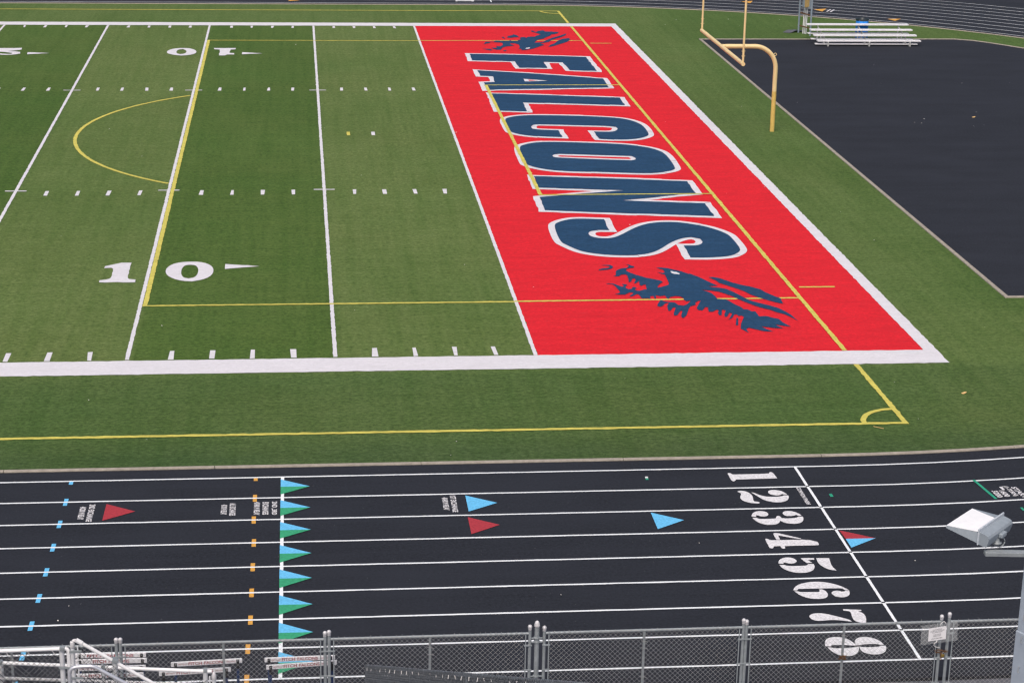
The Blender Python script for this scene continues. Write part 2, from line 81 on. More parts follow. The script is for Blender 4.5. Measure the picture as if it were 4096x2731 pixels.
def turf_mat():
    m, nt, b = new_mat('artificial turf')
    g = nt.nodes.new('ShaderNodeNewGeometry'); sep = nt.nodes.new('ShaderNodeSeparateXYZ')
    nt.links.new(g.outputs['Position'], sep.inputs[0])
    x, y = sep.outputs[0], sep.outputs[1]
    # five yard rolls laid with alternating nap
    wob = noise_tex(nt, .8, 2)
    xx = math_n(nt, 'ADD', x, math_n(nt, 'MULTIPLY', math_n(nt, 'SUBTRACT', wob, .5), .12))
    ph = math_n(nt, 'PINGPONG', math_n(nt, 'ADD', xx, 4.54 - 2.286 + 9.144 * 20), 4.572)   # 0..4.572..0
    nap = ramp(nt, ph, 2.2, 2.37)            # 1 = darker roll
    infield = math_n(nt, 'MULTIPLY', math_n(nt, 'GREATER_THAN', y, -.1), math_n(nt, 'LESS_THAN', y, 48.6))
    infield = math_n(nt, 'MULTIPLY', infield, math_n(nt, 'LESS_THAN', x, .1))
    light, dark, border = (.127, .182, .056), (.076, .136, .028), (.110, .167, .050)
    base = mixc(nt, nap, light, dark)
    base = mixc(nt, infield, border, base)
    # border rolls beside the near track are an older, bluer batch
    near = ramp(nt, math_n(nt, 'ADD', y, math_n(nt, 'MULTIPLY', wob, .5)), -.6, -1.2)
    base = mixc(nt, near, base, (.080, .134, .040))
    low = ramp(nt, math_n(nt, 'ADD', y, math_n(nt, 'MULTIPLY', wob, 1.2)), -4.2, -5.6)
    base = mixc(nt, low, base, (.059, .104, .037))
    big = noise_tex(nt, .22, 4, (.8, 1, 1), .6, (5, 2, 0))
    base = mixc(nt, ramp(nt, big, .3, .7, 0, .5), base, mixc(nt, .5, base, (.11, .125, .035)))
    streak = noise_tex(nt, 1.3, 5, (.45, 1.8, 1), .7)
    base = mixc(nt, ramp(nt, streak, .35, .7, 0, .7), base, mixc(nt, 1., base, (.72, .80, .66), 'MULTIPLY'))
    cross = noise_tex(nt, 1.5, 3, (2.2, .10, 1), .6, (1, 4, 0))
    base = mixc(nt, ramp(nt, cross, .42, .72, 0, .75), base, mixc(nt, 1., base, (.72, .82, .66), 'MULTIPLY'))
    mott = noise_tex(nt, 3.2, 4, (.45, 1.5, 1), .7, (6, 2, 0))
    base = mixc(nt, ramp(nt, mott, .32, .68), mixc(nt, 1., base, (.88, .90, .84), 'MULTIPLY'), mixc(nt, 1., base, (1.12, 1.08, 1.16), 'MULTIPLY'))
    worn = noise_tex(nt, .13, 3, (1, .7, 1), .5, (2, 9, 0))
    base = mixc(nt, ramp(nt, worn, .42, .66, 0, .8), base, mixc(nt, 1., base, (.76, .86, .72), 'MULTIPLY'))
    # turf colour darkens along the kerb of the black pavement
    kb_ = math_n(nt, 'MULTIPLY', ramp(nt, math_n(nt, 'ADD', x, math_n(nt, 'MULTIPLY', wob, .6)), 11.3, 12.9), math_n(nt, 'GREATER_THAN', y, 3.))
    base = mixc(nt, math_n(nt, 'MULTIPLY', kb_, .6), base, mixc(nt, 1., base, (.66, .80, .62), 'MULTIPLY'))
    fine = noise_tex(nt, 10, 4, (.85, 1., 1), .85)
    base = mixc(nt, ramp(nt, fine, .36, .64), mixc(nt, 1., base, (.54, .59, .48), 'MULTIPLY'), mixc(nt, 1., base, (1.42, 1.34, 1.42), 'MULTIPLY'))
    nt.links.new(base, b.inputs['Base Color'])
    b.inputs['Roughness'].default_value = .85; b.inputs['Specular IOR Level'].default_value = .08
    b.inputs['Sheen Weight'].default_value = .04; b.inputs['Sheen Roughness'].default_value = .55
    b.inputs['Sheen Tint'].default_value = (.75, .95, .7, 1)
    bump(nt, b, fine, .6, .03)
    return m
def rubber(name, col, spec=.35, rough=.75, patch=True):
    m, nt, b = new_mat(name)
    gr = noise_tex(nt, 17, 4, rough=.85)
    c = mixc(nt, ramp(nt, gr, .34, .66), tuple(v * .45 for v in col), tuple(v * 1.65 for v in col))
    big = noise_tex(nt, .7, 4, (.5, 1, 1), .6)
    c = mixc(nt, ramp(nt, big, .38, .75, 0, .7), c, tuple(v * 1.6 for v in col))
    sp = noise_tex(nt, 22, 1, offset=(2, 5, 0))
    c = mixc(nt, ramp(nt, sp, .765, .80, 0, .7), c, (.16, .16, .16))
    lane = noise_tex(nt, .9, 4, (.12, 2.2, 1), .65, (4, 8, 0))
    c = mixc(nt, ramp(nt, lane, .45, .75, 0, .55), c, tuple(v * 1.55 for v in col))
    nt.links.new(c, b.inputs['Base Color'])
    b.inputs['Roughness'].default_value = rough; b.inputs['Specular IOR Level'].default_value = spec
    bump(nt, b, gr, .35, .006)
    return m
def paint(name, col, grain=.35, rough=.7):
    """paint rolled on rubber crumb: dark crumb shows through as grain"""
    m, nt, b = new_mat(name)
    gr = noise_tex(nt, 21, 3, rough=.85, offset=(4, 4, 0))
    c = mixc(nt, ramp(nt, gr, .30, .62), tuple(v * (1 - grain) for v in col), col)
    wear = noise_tex(nt, 3, 4, rough=.7, offset=(8, 3, 0))
    c = mixc(nt, ramp(nt, wear, .55, .8, 0, .25), c, tuple(v * .6 for v in col))
    nt.links.new(c, b.inputs['Base Color']); b.inputs['Roughness'].default_value = rough
    b.inputs['Specular IOR Level'].default_value = .3
    return m
def solid(name, col, rough=.5, metal=0., var=.12, scale=6, spec=.5, dirt=None):
    m, nt, b = new_mat(name)
    n = noise_tex(nt, scale, 4, rough=.65)
    c = mixc(nt, ramp(nt, n, .3, .7), tuple(v * (1 - var) for v in col), tuple(min(1, v * (1 + var)) for v in col))
    if dirt:
        d = noise_tex(nt, scale * 2.3, 4, (1, 1, .4), .7, (7, 7, 1))
        c = mixc(nt, ramp(nt, d, .58, .75, 0, .6), c, dirt)
    nt.links.new(c, b.inputs['Base Color'])
    b.inputs['Roughness'].default_value = rough; b.inputs['Metallic'].default_value = metal
    b.inputs['Specular IOR Level'].default_value = spec
    return m
M = {}
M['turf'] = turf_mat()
M['turf_white'] = fibre('white dyed turf', (.68, .665, .71), (.46, .47, .44), .055)
M['turf_red'] = fibre('red dyed turf', (.69, .019, .031), (.52, .045, .06), .11, .08)
M['turf_navy'] = fibre('navy dyed turf', (.0215, .066, .140), (.05, .10, .17), .14, .05)
M['turf_yellow'] = fibre('yellow dyed turf', (.63, .56, .12), None, .12, .2)
M['track'] = rubber('black rubber track', (.0150, .0166, .0225), .26)
M['pad'] = rubber('black rubber apron', (.0160, .0178, .0245), .24, .82)
M['white'] = paint('white track paint', (.84, .87, .90), .10)
M['numwhite'] = paint('worn white stencil paint', (.80, .79, .82), .42)
M['sky blue'] = paint('sky blue track paint', (.15, .55, .90), .3)
M['green'] = paint('green track paint', (.045, .38, .19), .36)
M['teal'] = paint('teal track paint', (.03, .36, .22), .35)
M['red'] = paint('red track paint', (.43, .04, .055), .3)
M['orange'] = paint('orange track paint', (.74, .38, .07), .3)
M['kerb'] = solid('pale concrete kerb', (.335, .30, .255), .9, var=.2, scale=9, spec=.2)
M['apron'] = solid('grey concrete', (.135, .14, .16), .9, var=.2, scale=14, spec=.2)
M['galv'] = solid('galvanised steel', (.30, .33, .35), .5, .2, .16, 9, dirt=(.24, .25, .25))
M['wire'] = solid('galvanised wire', (.38, .38, .375), .55, .1, .2, 30)
M['capm'] = solid('cast aluminium cap', (.62, .61, .63), .45, .2, .1, 20)
M['rust'] = solid('rusty steel', (.20, .10, .045), .8, .3, .4, 60)
M['brass'] = solid('tarnished brass', (.42, .29, .08), .4, .7, .2, 60)
M['whitemetal'] = solid('white painted pipe', (.82, .82, .84), .35, 0, .06, 8, dirt=(.55, .53, .50))
M['greypipe'] = solid('pale grey painted pipe', (.62, .63, .66), .4, 0, .08, 8)
M['alu'] = solid('brushed aluminium tube', (.72, .73, .78), .28, .55, .06, 10)
M['benchalu'] = solid('anodised aluminium plank', (.84, .83, .86), .45, .1, .05, 8)
M['frame'] = solid('bleacher frame steel', (.52, .53, .52), .5, .2, .12, 12)
M['vinyl'] = solid('black vinyl wire', (.018, .019, .022), .5, 0, .2, 30)
M['darkvinyl'] = solid('faded black vinyl mesh', (.085, .095, .11), .6, 0, .25, 30)
M['darkrail'] = solid('pale slate rail', (.14, .16, .19), .5, 0, .3, 14)  # set paler than the mesh below, for a lighter top edge
M['goal'] = solid('yellow powder coat', (.86, .66, .34), .4, 0, .05, 3, dirt=(.80, .58, .26))
M['goallow'] = solid('weathered yellow paint', (.76, .52, .15), .5, 0, .10, 4, dirt=(.62, .41, .11))
M['barrel'] = solid('blue plastic drum', (.02, .24, .74), .35, 0, .12, 5)
M['bag'] = solid('black bin liner', (.02, .03, .035), .3, 0, .3, 20)
M['tan'] = solid('weathered plywood', (.42, .29, .11), .8, 0, .2, 14)
M['bluegrey'] = solid('blue grey painted steel', (.27, .33, .40), .45, .1, .1, 8)
M['polepaint'] = solid('light blue grey paint', (.40, .46, .54), .45, .05, .06, 8)
M['mat'] = solid('grey rubber mat', (.10, .105, .125), .85, 0, .15, 18)
M['board'] = solid('white hurdle board', (.80, .79, .82), .4, 0, .04, 12)
M['decal'] = solid('red vinyl lettering', (.34, .035, .05), .5, 0, .12, 30)
M['blackplastic'] = solid('black plastic bracket', (.012, .011, .014), .45, 0, .1, 30)
M['navypaint'] = solid('navy painted steel', (.012, .035, .115), .4, 0, .12, 12)
M['lamp'] = solid('grey lamp housing', (.30, .345, .39), .5, .1, .08, 20)
M['lamprim'] = solid('pale lamp rim', (.55, .60, .66), .5, .1, .06, 20)
M['lampwhite'] = solid('white lamp visor', (.88, .88, .90), .5, 0, .03, 10)
M['paper'] = solid('white paper', (.80, .79, .82), .7, 0, .03, 14)
M['ink'] = solid('dark print', (.10, .10, .12), .7, 0, .1, 40)
M['scrap'] = solid('pale scrap', (.70, .68, .64), .8, 0, .2, 40)
M['leaf'] = solid('dry orange leaf', (.72, .48, .20), .8, 0, .2, 40)
M['string'] = solid('white cord', (.80, .78, .78), .7, 0, .05, 30)
m, nt, b = new_mat('clear plastic sheet'); b.inputs['Base Color'].default_value = (.85, .88, .9, 1)
b.inputs['Roughness'].default_value = .25
tr = nt.nodes.new('ShaderNodeBsdfTransparent'); mx = nt.nodes.new('ShaderNodeMixShader'); mx.inputs[0].default_value = .11
nt.links.new(tr.outputs[0], mx.inputs[1]); nt.links.new(b.outputs[0], mx.inputs[2])
nt.links.new(mx.outputs[0], nt.nodes['Material Output'].inputs[0]); M['clear'] = m
# ---------------------------------------------------------------- mesh helpers
class MB:
    def __init__(s): s.v = []; s.f = []
    def add(s, vs, fs):
        o = len(s.v); s.v += [tuple(v) for v in vs]; s.f += [tuple(i + o for i in f) for f in fs]; return s
    def box(s, c, d, rot=None):
        vs = []
        for sx in (-.5, .5):
            for sy in (-.5, .5):
                for sz in (-.5, .5):
                    v = Vector((sx * d[0], sy * d[1], sz * d[2]))
                    if rot is not None: v = rot @ v
                    vs.append(v + Vector(c))
        return s.add(vs, [(0, 1, 3, 2), (4, 6, 7, 5), (0, 4, 5, 1), (2, 3, 7, 6), (0, 2, 6, 4), (1, 5, 7, 3)])
    def bevbox(s, c, d, r=.006, rot=None):
        bm = bmesh.new(); bmesh.ops.create_cube(bm, size=1)
        for v in bm.verts: v.co = Vector((v.co.x * d[0], v.co.y * d[1], v.co.z * d[2]))
        bmesh.ops.bevel(bm, geom=bm.edges[:], offset=r, segments=2, profile=.5, affect='EDGES')
        bm.verts.index_update()
        vs = [((rot @ v.co) if rot is not None else v.co) + Vector(c) for v in bm.verts]
        s.add(vs, [[v.index for v in f.verts] for f in bm.faces]); bm.free(); return s
    def bar(s, a, b, w, h, up=(0, 0, 1)):
        a, b = Vector(a), Vector(b); d = (b - a); L = d.length; d.normalize()
        sd = d.cross(Vector(up)); sd.normalize(); u = sd.cross(d)
        R = Matrix((sd, d, u)).transposed()
        return s.bevbox((a + b) / 2, (w, L, h), min(w, h) * .12, R)
    def tube(s, pts, r, n=8, cap=True):
        pts = [Vector(q) for q in pts]; k = len(pts); o = len(s.v)
        prev = None
        for i, q in enumerate(pts):
            t = (pts[min(i + 1, k - 1)] - pts[max(i - 1, 0)]).normalized()
            if prev is None:
                a = Vector((0, 0, 1)) if abs(t.z) < .9 else Vector((1, 0, 0))
                nx = t.cross(a).normalized()
            else: nx = (prev - t * prev.dot(t)).normalized()
            prev = nx; ny = t.cross(nx); rr = r[i] if isinstance(r, (list, tuple)) else r
            for j in range(n):
                an = 2 * math.pi * j / n
                s.v.append(tuple(q + nx * math.cos(an) * rr + ny * math.sin(an) * rr))
        for i in range(k - 1):
            for j in range(n):
                a, b = o + i * n + j, o + i * n + (j + 1) % n
                s.f.append((a, b, b + n, a + n))
        if cap:
            s.f.append(tuple(o + j for j in reversed(range(n)))); s.f.append(tuple(o + (k - 1) * n + j for j in range(n)))
        return s
    def lathe(s, c, prof, n=16):
        o = len(s.v)
        for r, z in prof:
            for j in range(n):
                a = 2 * math.pi * j / n; s.v.append((c[0] + r * math.cos(a), c[1] + r * math.sin(a), c[2] + z))
        for i in range(len(prof) - 1):
            for j in range(n):
                a, b = o + i * n + j, o + i * n + (j + 1) % n; s.f.append((a, b, b + n, a + n))
        s.f.append(tuple(o + j for j in reversed(range(n)))); s.f.append(tuple(o + (len(prof) - 1) * n + j for j in range(n)))
        return s
    def poly(s, loops, z):
        vs = [Vector((x, y, z)) for lp in loops for x, y in lp]
        tri = tessellate_polygon([[Vector((x, y, 0)) for x, y in lp] for lp in loops])
        fs = []
        for t in tri:
            a, b, c = (vs[i] for i in t)
            n = (b - a).cross(c - a).z
            if abs(n) < 1e-9: continue
            fs.append(t if n > 0 else (t[0], t[2], t[1]))
        return s.add(vs, fs)
    def quad(s, a, b, c, d): return s.add((a, b, c, d), [(0, 1, 2, 3)])
    def strip(s, a, b, w, z, jag=.0, step=.12):
        jag *= .7
        """flat stripe from a to b, width w, with frayed long edges"""
        a, b = Vector((*a, 0)), Vector((*b, 0)); d = b - a; L = d.length; d.normalize(); n = Vector((-d.y, d.x, 0))
        k = max(1, int(L / step)) if jag else 1
        vs = []; fs = []
        for i in range(k + 1):
            q = a + d * (L * i / k)
            e1, e2 = (random.gauss(0, jag), random.gauss(0, jag)) if jag else (0, 0)
            vs += [(q + n * (w / 2 + e1))[:2] + (z,), (q - n * (w / 2 + e2))[:2] + (z,)]
        for i in range(k): fs.append((2 * i + 1, 2 * i + 3, 2 * i + 2, 2 * i))
        return s.add(vs, fs)
    def build(s, name, mat, parent=None, smooth=False, label=None):
        loc = Vector((0, 0, 0))
        if parent is not None:
            q = parent
            while q.parent: q = q.parent
            if q.type == 'EMPTY': loc = q['at']; loc = Vector(loc)
        me = bpy.data.meshes.new(name); me.from_pydata([tuple(Vector(v) - loc) for v in s.v], [], s.f); me.update()
        if smooth:
            for pl in me.polygons: pl.use_smooth = True
        me.materials.append(mat)
        o = bpy.data.objects.new(name, me); COL.objects.link(o)
        if parent is not None: o.parent = parent
        if label: o['label'] = label
        return o
def smooth_angle(o, deg=40):
    me = o.data
    bm = bmesh.new(); bm.from_mesh(me)
    for f in bm.faces: f.smooth = True
    for e in bm.edges:
        if len(e.link_faces) == 2 and e.calc_face_angle(0) > math.radians(deg): e.smooth = False
    bm.to_mesh(me); bm.free()
    return o
def thing(name, label, cat, loc, group=None):
    o = bpy.data.objects.new(name, None); COL.objects.link(o); o.location = loc; o['at'] = tuple(loc)
    o.empty_display_size = .2; o['label'] = label; o['category'] = cat
    if group: o['group'] = group
    return o
def structure(o, label=None):
    o['kind'] = 'structure'
    if label: o['label'] = label
    return o
def arc(cx, cy, r, a0, a1, n): return [(cx + r * math.cos(math.radians(a0 + (a1 - a0) * i / n)), cy + r * math.sin(math.radians(a0 + (a1 - a0) * i / n))) for i in range(n + 1)]
def ribbon(pts, w, z, jag=0.):
    """flat curved stripe along pts"""
    m = MB(); k = len(pts); vs = []; fs = []
    for i, q in enumerate(pts):
        a, b = pts[max(0, i - 1)], pts[min(k - 1, i + 1)]
        d = Vector((b[0] - a[0], b[1] - a[1])).normalized(); n = Vector((-d.y, d.x))
        j1, j2 = (random.gauss(0, jag), random.gauss(0, jag)) if jag else (0, 0)
        vs += [(q[0] + n.x * (w / 2 + j1), q[1] + n.y * (w / 2 + j1), z), (q[0] - n.x * (w / 2 + j2), q[1] - n.y * (w / 2 + j2), z)]
    for i in range(k - 1): fs.append((2 * i + 1, 2 * i + 3, 2 * i + 2, 2 * i))
    return m.add(vs, fs)
def ring(loop, w, z, flip=False):
    """border of width w laid outside a closed loop, with limited mitres"""
    k = len(loop); ar = sum(loop[i][0] * loop[(i + 1) % k][1] - loop[(i + 1) % k][0] * loop[i][1] for i in range(k))
    sg = (1 if ar > 0 else -1) * (-1 if flip else 1)
    vs = []; fs = []
    for i in range(k):
        p0, p1, p2 = (Vector(loop[(i + q) % k]) for q in (-1, 0, 1))
        d1, d2 = (p1 - p0).normalized(), (p2 - p1).normalized()
        n1, n2 = Vector((d1.y, -d1.x)) * sg, Vector((d2.y, -d2.x)) * sg
        n = (n1 + n2)
        n = n1 if n.length < .2 else n.normalized()
        L = min(w / max(.35, n.dot(n1)), 1.6 * w)
        q = p1 + n * L
        vs += [(p1.x - n.x * .02, p1.y - n.y * .02, z), (q.x, q.y, z)]
    m = MB()
    for i in range(k):
        a, b = 2 * i, 2 * ((i + 1) % k)
        q = [Vector(vs[j]) for j in (a, a + 1, b + 1, b)]
        up = (q[1] - q[0]).cross(q[2] - q[0]).z + (q[2] - q[0]).cross(q[3] - q[0]).z
        if up < 0: q.reverse()
        dz = Vector((0, 0, -.004 + .008 * ((i * 7) % k) / k))     # laid piece over piece, never in one plane
        m.add([p + dz for p in q], [(0, 1, 2, 3)])
    return m
_text = {}
def text_geo(body, bold=.0):
    key = (body, bold)
    if key not in _text:
        cu = bpy.data.curves.new('t', 'FONT'); cu.body = body; cu.offset = bold; cu.resolution_u = 3; cu.fill_mode = 'BOTH'
        ob = bpy.data.objects.new('t', cu); COL.objects.link(ob)
        bpy.context.view_layer.update()
        me = bpy.data.meshes.new_from_object(ob.evaluated_get(bpy.context.evaluated_depsgraph_get()))
        vs = [v.co.copy() for v in me.vertices]; fs = [tuple(f.vertices) for f in me.polygons]
        bpy.data.objects.remove(ob); bpy.data.curves.remove(cu); bpy.data.meshes.remove(me)
        x0, x1 = min(v.x for v in vs), max(v.x for v in vs); y0, y1 = min(v.y for v in vs), max(v.y for v in vs)
        _text[key] = ([((v.x - x0) / (x1 - x0), (v.y - y0) / (y1 - y0)) for v in vs], fs)
    return _text[key]
def text_on(m, body, o, ex, ey, bold=0., slant=0.):
    """text filling the parallelogram o + u*ex + v*ey"""
    vs, fs = text_geo(body, bold); o, ex, ey = Vector(o), Vector(ex), Vector(ey)
    return m.add([o + ex * (u + slant * v) + ey * v for u, v in vs], fs)
def text_quad(m, body, c, z, bold=0.):
    TL, TR, BL, BR = (Vector((*q, z)) for q in c); vs, fs = text_geo(body, bold)
    return m.add([(TL.lerp(BL, u)).lerp(TR.lerp(BR, u), v) for u, v in vs], fs)

# ---------------------------------------------------------------- ground, track and field
CY, XC, R0 = 24.28, 5.0, 31.06
def stadium(r, x_left=-95.): return [(x_left, CY - r)] + arc(XC, CY, r, -90, 90, 96) + [(x_left, CY + r)]
g = MB(); g.quad((-400, -400, -.06), (400, -400, -.06), (400, 400, -.06), (-400, 400, -.06))
structure(g.build('ground', M['apron']), 'grey concrete ground around the running track')
ROUT = 40.64
tr = MB(); li, lo = stadium(R0 + .06), stadium(ROUT)
tr.add([(x, y, 0) for x, y in li] + [(x, y, 0) for x, y in lo], [(i, i + len(li), i + 1 + len(li), i + 1) for i in range(len(li) - 1)])
# a small step down to the concrete at the outer edge
tr.add([(x, y, 0) for x, y in lo] + [(x, y, -.06) for x, y in lo], [(i, i + len(lo), i + 1 + len(lo), i + 1) for i in range(len(lo) - 1)])
TRACK = structure(tr.build('running_track', M['track']), 'black rubber running track with eight lanes')
pa_ = MB(); ii, oo = [(-95, CY + ROUT + .02)] + arc(XC, CY, ROUT + .02, 90, 10, 40), [(-95, CY + ROUT + 9)] + arc(XC, CY, ROUT + 9, 90, 10, 40)
pa_.add([(x, y, -.03) for x, y in ii] + [(x, y, -.03) for x, y in oo], [(i + 1, i, i + len(ii), i + 1 + len(ii)) for i in range(len(ii) - 1)])
structure(pa_.build('path', M['pad']), 'dark asphalt path outside the far bend')
tf = MB(); tl = stadium(R0 - .05); tf.poly([tl], 0)
# finer sheet so the tessellation is clean
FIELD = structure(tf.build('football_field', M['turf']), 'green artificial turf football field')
# kerb between turf and track, cast in lengths with joints
kl, ko = stadium(R0 - .05), stadium(R0 + .06)
kb = MB()
def kerb_run(m, inner, outer, h, seg, gap=.012, z0=-.02):
    """bevelled kerb following two matching polylines, cut by narrow joints"""
    def resample(p):
        out = [Vector(p[0])]; return [Vector(q) for q in p]
    a, b = resample(inner), resample(outer)
    pa, pb = [], []
    for i in range(len(a) - 1):
        L = (a[i + 1] - a[i]).length; k = max(1, int(round(L / 1.0)))
        for j in range(k): pa.append(a[i].lerp(a[i + 1], j / k)); pb.append(b[i].lerp(b[i + 1], j / k))
    pa.append(a[-1]); pb.append(b[-1])
    acc = 0.; st = 0
    def flush(i0, i1):
        if i1 <= i0: return
        vs = []; n = i1 - i0 + 1
        for q in range(i0, i1 + 1):
            A, B = pa[q], pb[q]
            if q == i1 and q < len(pa) - 1 and q > 0:
                t = (pa[q] - pa[q - 1]).normalized() * gap; A = A - t; B = B - t
            w = (B - A); e = w.normalized() * .012
            vs += [(A.x, A.y, z0), (A.x, A.y, h - .012), ((A + e).x, (A + e).y, h), ((B - e).x, (B - e).y, h), (B.x, B.y, h - .012), (B.x, B.y, z0)]
        fs = []
        for q in range(n - 1):
            for c in range(5): fs.append((q * 6 + c, q * 6 + c + 1, (q + 1) * 6 + c + 1, (q + 1) * 6 + c))
        fs += [tuple(range(5, -1, -1)), tuple((n - 1) * 6 + c for c in range(6))]
        m.add(vs, fs)
    for i in range(1, len(pa)):
        acc += (pa[i] - pa[i - 1]).length
        if acc >= seg or i == len(pa) - 1: flush(st, i); st = i; acc = 0.
kerb_run(kb, kl, ko, .028, 3.05)
KERB = structure(kb.build('kerb', M['kerb']), 'pale concrete kerb strip between turf and track')
# black rubber apron behind the end zone, framed by its own kerb
PAD = [(12.66, 4.22), (40, 4.22), (40, 24), (32.5, 34.5), (26.66, 42.66), (25.6, 44.1), (25.0, 44.75), (24.3, 45.12), (12.66, 44.94)]
OUT = [(12.545, 4.105), (40.14, 4.105), (40.14, 24.03), (32.59, 34.57), (26.75, 42.73), (25.685, 44.185), (25.07, 44.86), (24.35, 45.235), (12.545, 45.055)]
pd = MB(); pd.poly([PAD], .006)
APRON = structure(pd.build('pavement', M['pad']), 'black rubber apron behind the end zone')
kb2 = MB(); kerb_run(kb2, PAD + PAD[:1], OUT + OUT[:1], .03, 3.05)
structure(kb2.build('kerb', M['kerb']), 'pale concrete kerb framing the black rubber apron')

def on_field(m, name, mat, label=None): return m.build(name, M[mat], FIELD, label=label)
def on_track(m, name, mat, label=None): return m.build(name, M[mat], TRACK, label=label)
# end zone, sidelines, end line
def frayed_rect(x0, x1, y0, y1, z, j=.012, step=.15):
    lp = []
    def side(a, b):
        L = math.dist(a, b); k = max(1, int(L / step)); n = Vector((b[1] - a[1], -(b[0] - a[0]))).normalized()
        for i in range(k):
            q = Vector(a).lerp(Vector(b), i / k) + n * (random.gauss(0, j) if i else 0); lp.append((q.x, q.y))
    side((x0, y0), (x1, y0)); side((x1, y0), (x1, y1)); side((x1, y1), (x0, y1)); side((x0, y1), (x0, y0))
    return MB().poly([lp], z)
on_field(frayed_rect(.07, 9.16, -.08, 48.66, .004), 'end_zone', 'turf_red', 'red dyed end zone turf')
on_field(frayed_rect(-40, 9.46, -1.03, -.06, .008, .009), 'sideline', 'turf_white', 'broad white sideline nearest the stand')
on_field(frayed_rect(-40, 9.46, 48.62, 49.50, .008, .008), 'sideline', 'turf_white', 'broad white sideline on the far side')
on_field(frayed_rect(9.135, 9.455, -.07, 48.63, .0085, .007), 'end_line', 'turf_white', 'white end line behind the red end zone')
# yard lines
for k, xc in ((0, .03), (1, -4.54), (2, -9.2), (3, -13.72), (4, -18.28), (5, -22.86)):
    y0 = .02 if k else -.06
    m = MB().strip((xc, y0), (xc, 48.58), .092, .008, .0065, .1)
    on_field(m, 'goal_line' if k == 0 else 'yard_line', 'turf_white')
    if k in (1, 2, 3, 4):
        for yy in (16.43, 32.74): on_field(MB().strip((xc - .315, yy), (xc + .315, yy), .10, .012, .008), 'hash_crossbar', 'turf_white')
for k in range(1, 25):
    if k % 5 == 0: continue
    xc = .03 - k * YARD + (.0 if k < 5 else -.02)
    for (a, b) in ((-.0, .63), (15.82, 16.42), (32.66, 33.27), (47.92, 48.50)):
        j = lambda: random.gauss(0, .012)
        on_field(MB().poly([[(xc - .055 + j(), a + j()), (xc + .055 + j(), a + j()), (xc + .055 + j(), b + j()), (xc - .055 + j(), b + j())]], .008), 'hash_mark', 'turf_white')
# soccer lines
def yl(m, label): on_field(m, 'soccer_line', 'turf_yellow', label)
yl(MB().strip((-40, -4.98), (7.32, -4.98), .115, .012, .012), 'yellow soccer touchline nearest the track')
yl(MB().strip((-40, 53.38), (7.30, 53.38), .115, .012, .01), 'yellow soccer touchline on the far side')
yl(MB().strip((7.26, -5.02), (7.26, -1.06), .115, .0125, .01).strip((7.26, -.05), (7.26, 48.6), .115, .020, .008).strip((7.26, 49.57), (7.26, 53.42), .115, .0125, .01), 'yellow soccer goal line across the red end zone')
yl(MB().strip((-9.085, 4.2), (-9.085, 44.42), .115, .0125, .008), 'yellow soccer penalty line beside the white ten yard line')
EG = [(5.0, 5.35)]
def gaps(y, x0, x1, holes):
    m = MB(); cur = x0
    for a, b in holes: m.strip((cur, y), (a, y), .10, .0205, .006); cur = b
    return m.strip((cur, y), (x1, y), .10, .0205, .006)
yl(MB().strip((-9.14, 4.24), (.0, 4.24), .10, .0128, .01), 'yellow penalty box line nearest the stand')
yl(MB().strip((-9.14, 44.42), (.0, 44.42), .10, .0128, .01), 'yellow penalty box line on the far side')
yl(MB().strip((0, 4.27), (7.26, 4.30), .10, .0122, .008), 'yellow penalty box line crossing the near emblem')
yl(MB().strip((0, 44.46), (7.26, 44.55), .10, .0122, .008), 'yellow penalty box line crossing the far emblem')
yl(MB().strip((1.97, 15.5), (1.97, 33.8), .115, .0215, .008), 'yellow goal area line over the letters')
yl(MB().strip((1.92, 15.53), (7.22, 15.56), .10, .0222, .006), 'yellow goal area side over the letter N')
yl(MB().strip((1.92, 33.75), (7.22, 33.77), .10, .0222, .006), 'yellow goal area side over the letter A')
a = [q for q in arc(-3.6, 24.5, 9.14, 90, 270, 700) if q[0] < -9.245][::3]
yl(ribbon(a, .115, .0122, .004), 'yellow penalty arc beyond the ten yard line')
yl(ribbon(arc(7.26, -4.98, .87, 90, 180, 16), .115, .0135, .006), 'yellow quarter circle at the near corner')
yl(ribbon(arc(7.26, 53.38, .87, 180, 270, 16), .115, .0135, .004), 'yellow quarter circle at the far corner')
yl(MB().strip((7.47, 5.27), (8.41, 5.27), .10, .0125, .006), 'short yellow tick in the near end zone')
yl(MB().strip((7.49, 43.83), (8.42, 43.83), .10, .0125, .006), 'short yellow tick in the far end zone')
on_field(frayed_rect(-3.64, -3.53, 24.42, 24.98, .008, .006), 'penalty_spot', 'turf_yellow')
on_field(frayed_rect(-2.80, -2.68, 24.42, 24.98, .008, .006), 'try_mark', 'turf_white')
# wordmark
def fray(lp, step=.25, j=.012):
    out = []
    for i in range(len(lp)):
        a, b = Vector(lp[i]), Vector(lp[(i + 1) % len(lp)]); k = max(1, int((b - a).length / step)); n = Vector((b.y - a.y, a.x - b.x))
        if n.length: n.normalize()
        for q in range(k):
            c = a.lerp(b, q / k) + n * (random.gauss(0, j) if q else 0); out.append((c.x, c.y))
    return out
def chaikin(lp, n=1, keep=50):
    """round the corners of a traced outline, keeping sharp tips"""
    for _ in range(n):
        out = []
        for i in range(len(lp)):
            p0, p1, p2 = Vector(lp[i - 1]), Vector(lp[i]), Vector(lp[(i + 1) % len(lp)])
            d1, d2 = p1 - p0, p2 - p1
            if d1.length < 1e-6 or d2.length < 1e-6: continue
            if d1.angle(d2, 0) > math.radians(keep): out.append(tuple(p1))
            else: out += [tuple(p0.lerp(p1, .75)), tuple(p1.lerp(p2, .25))]
        lp = out
    return lp
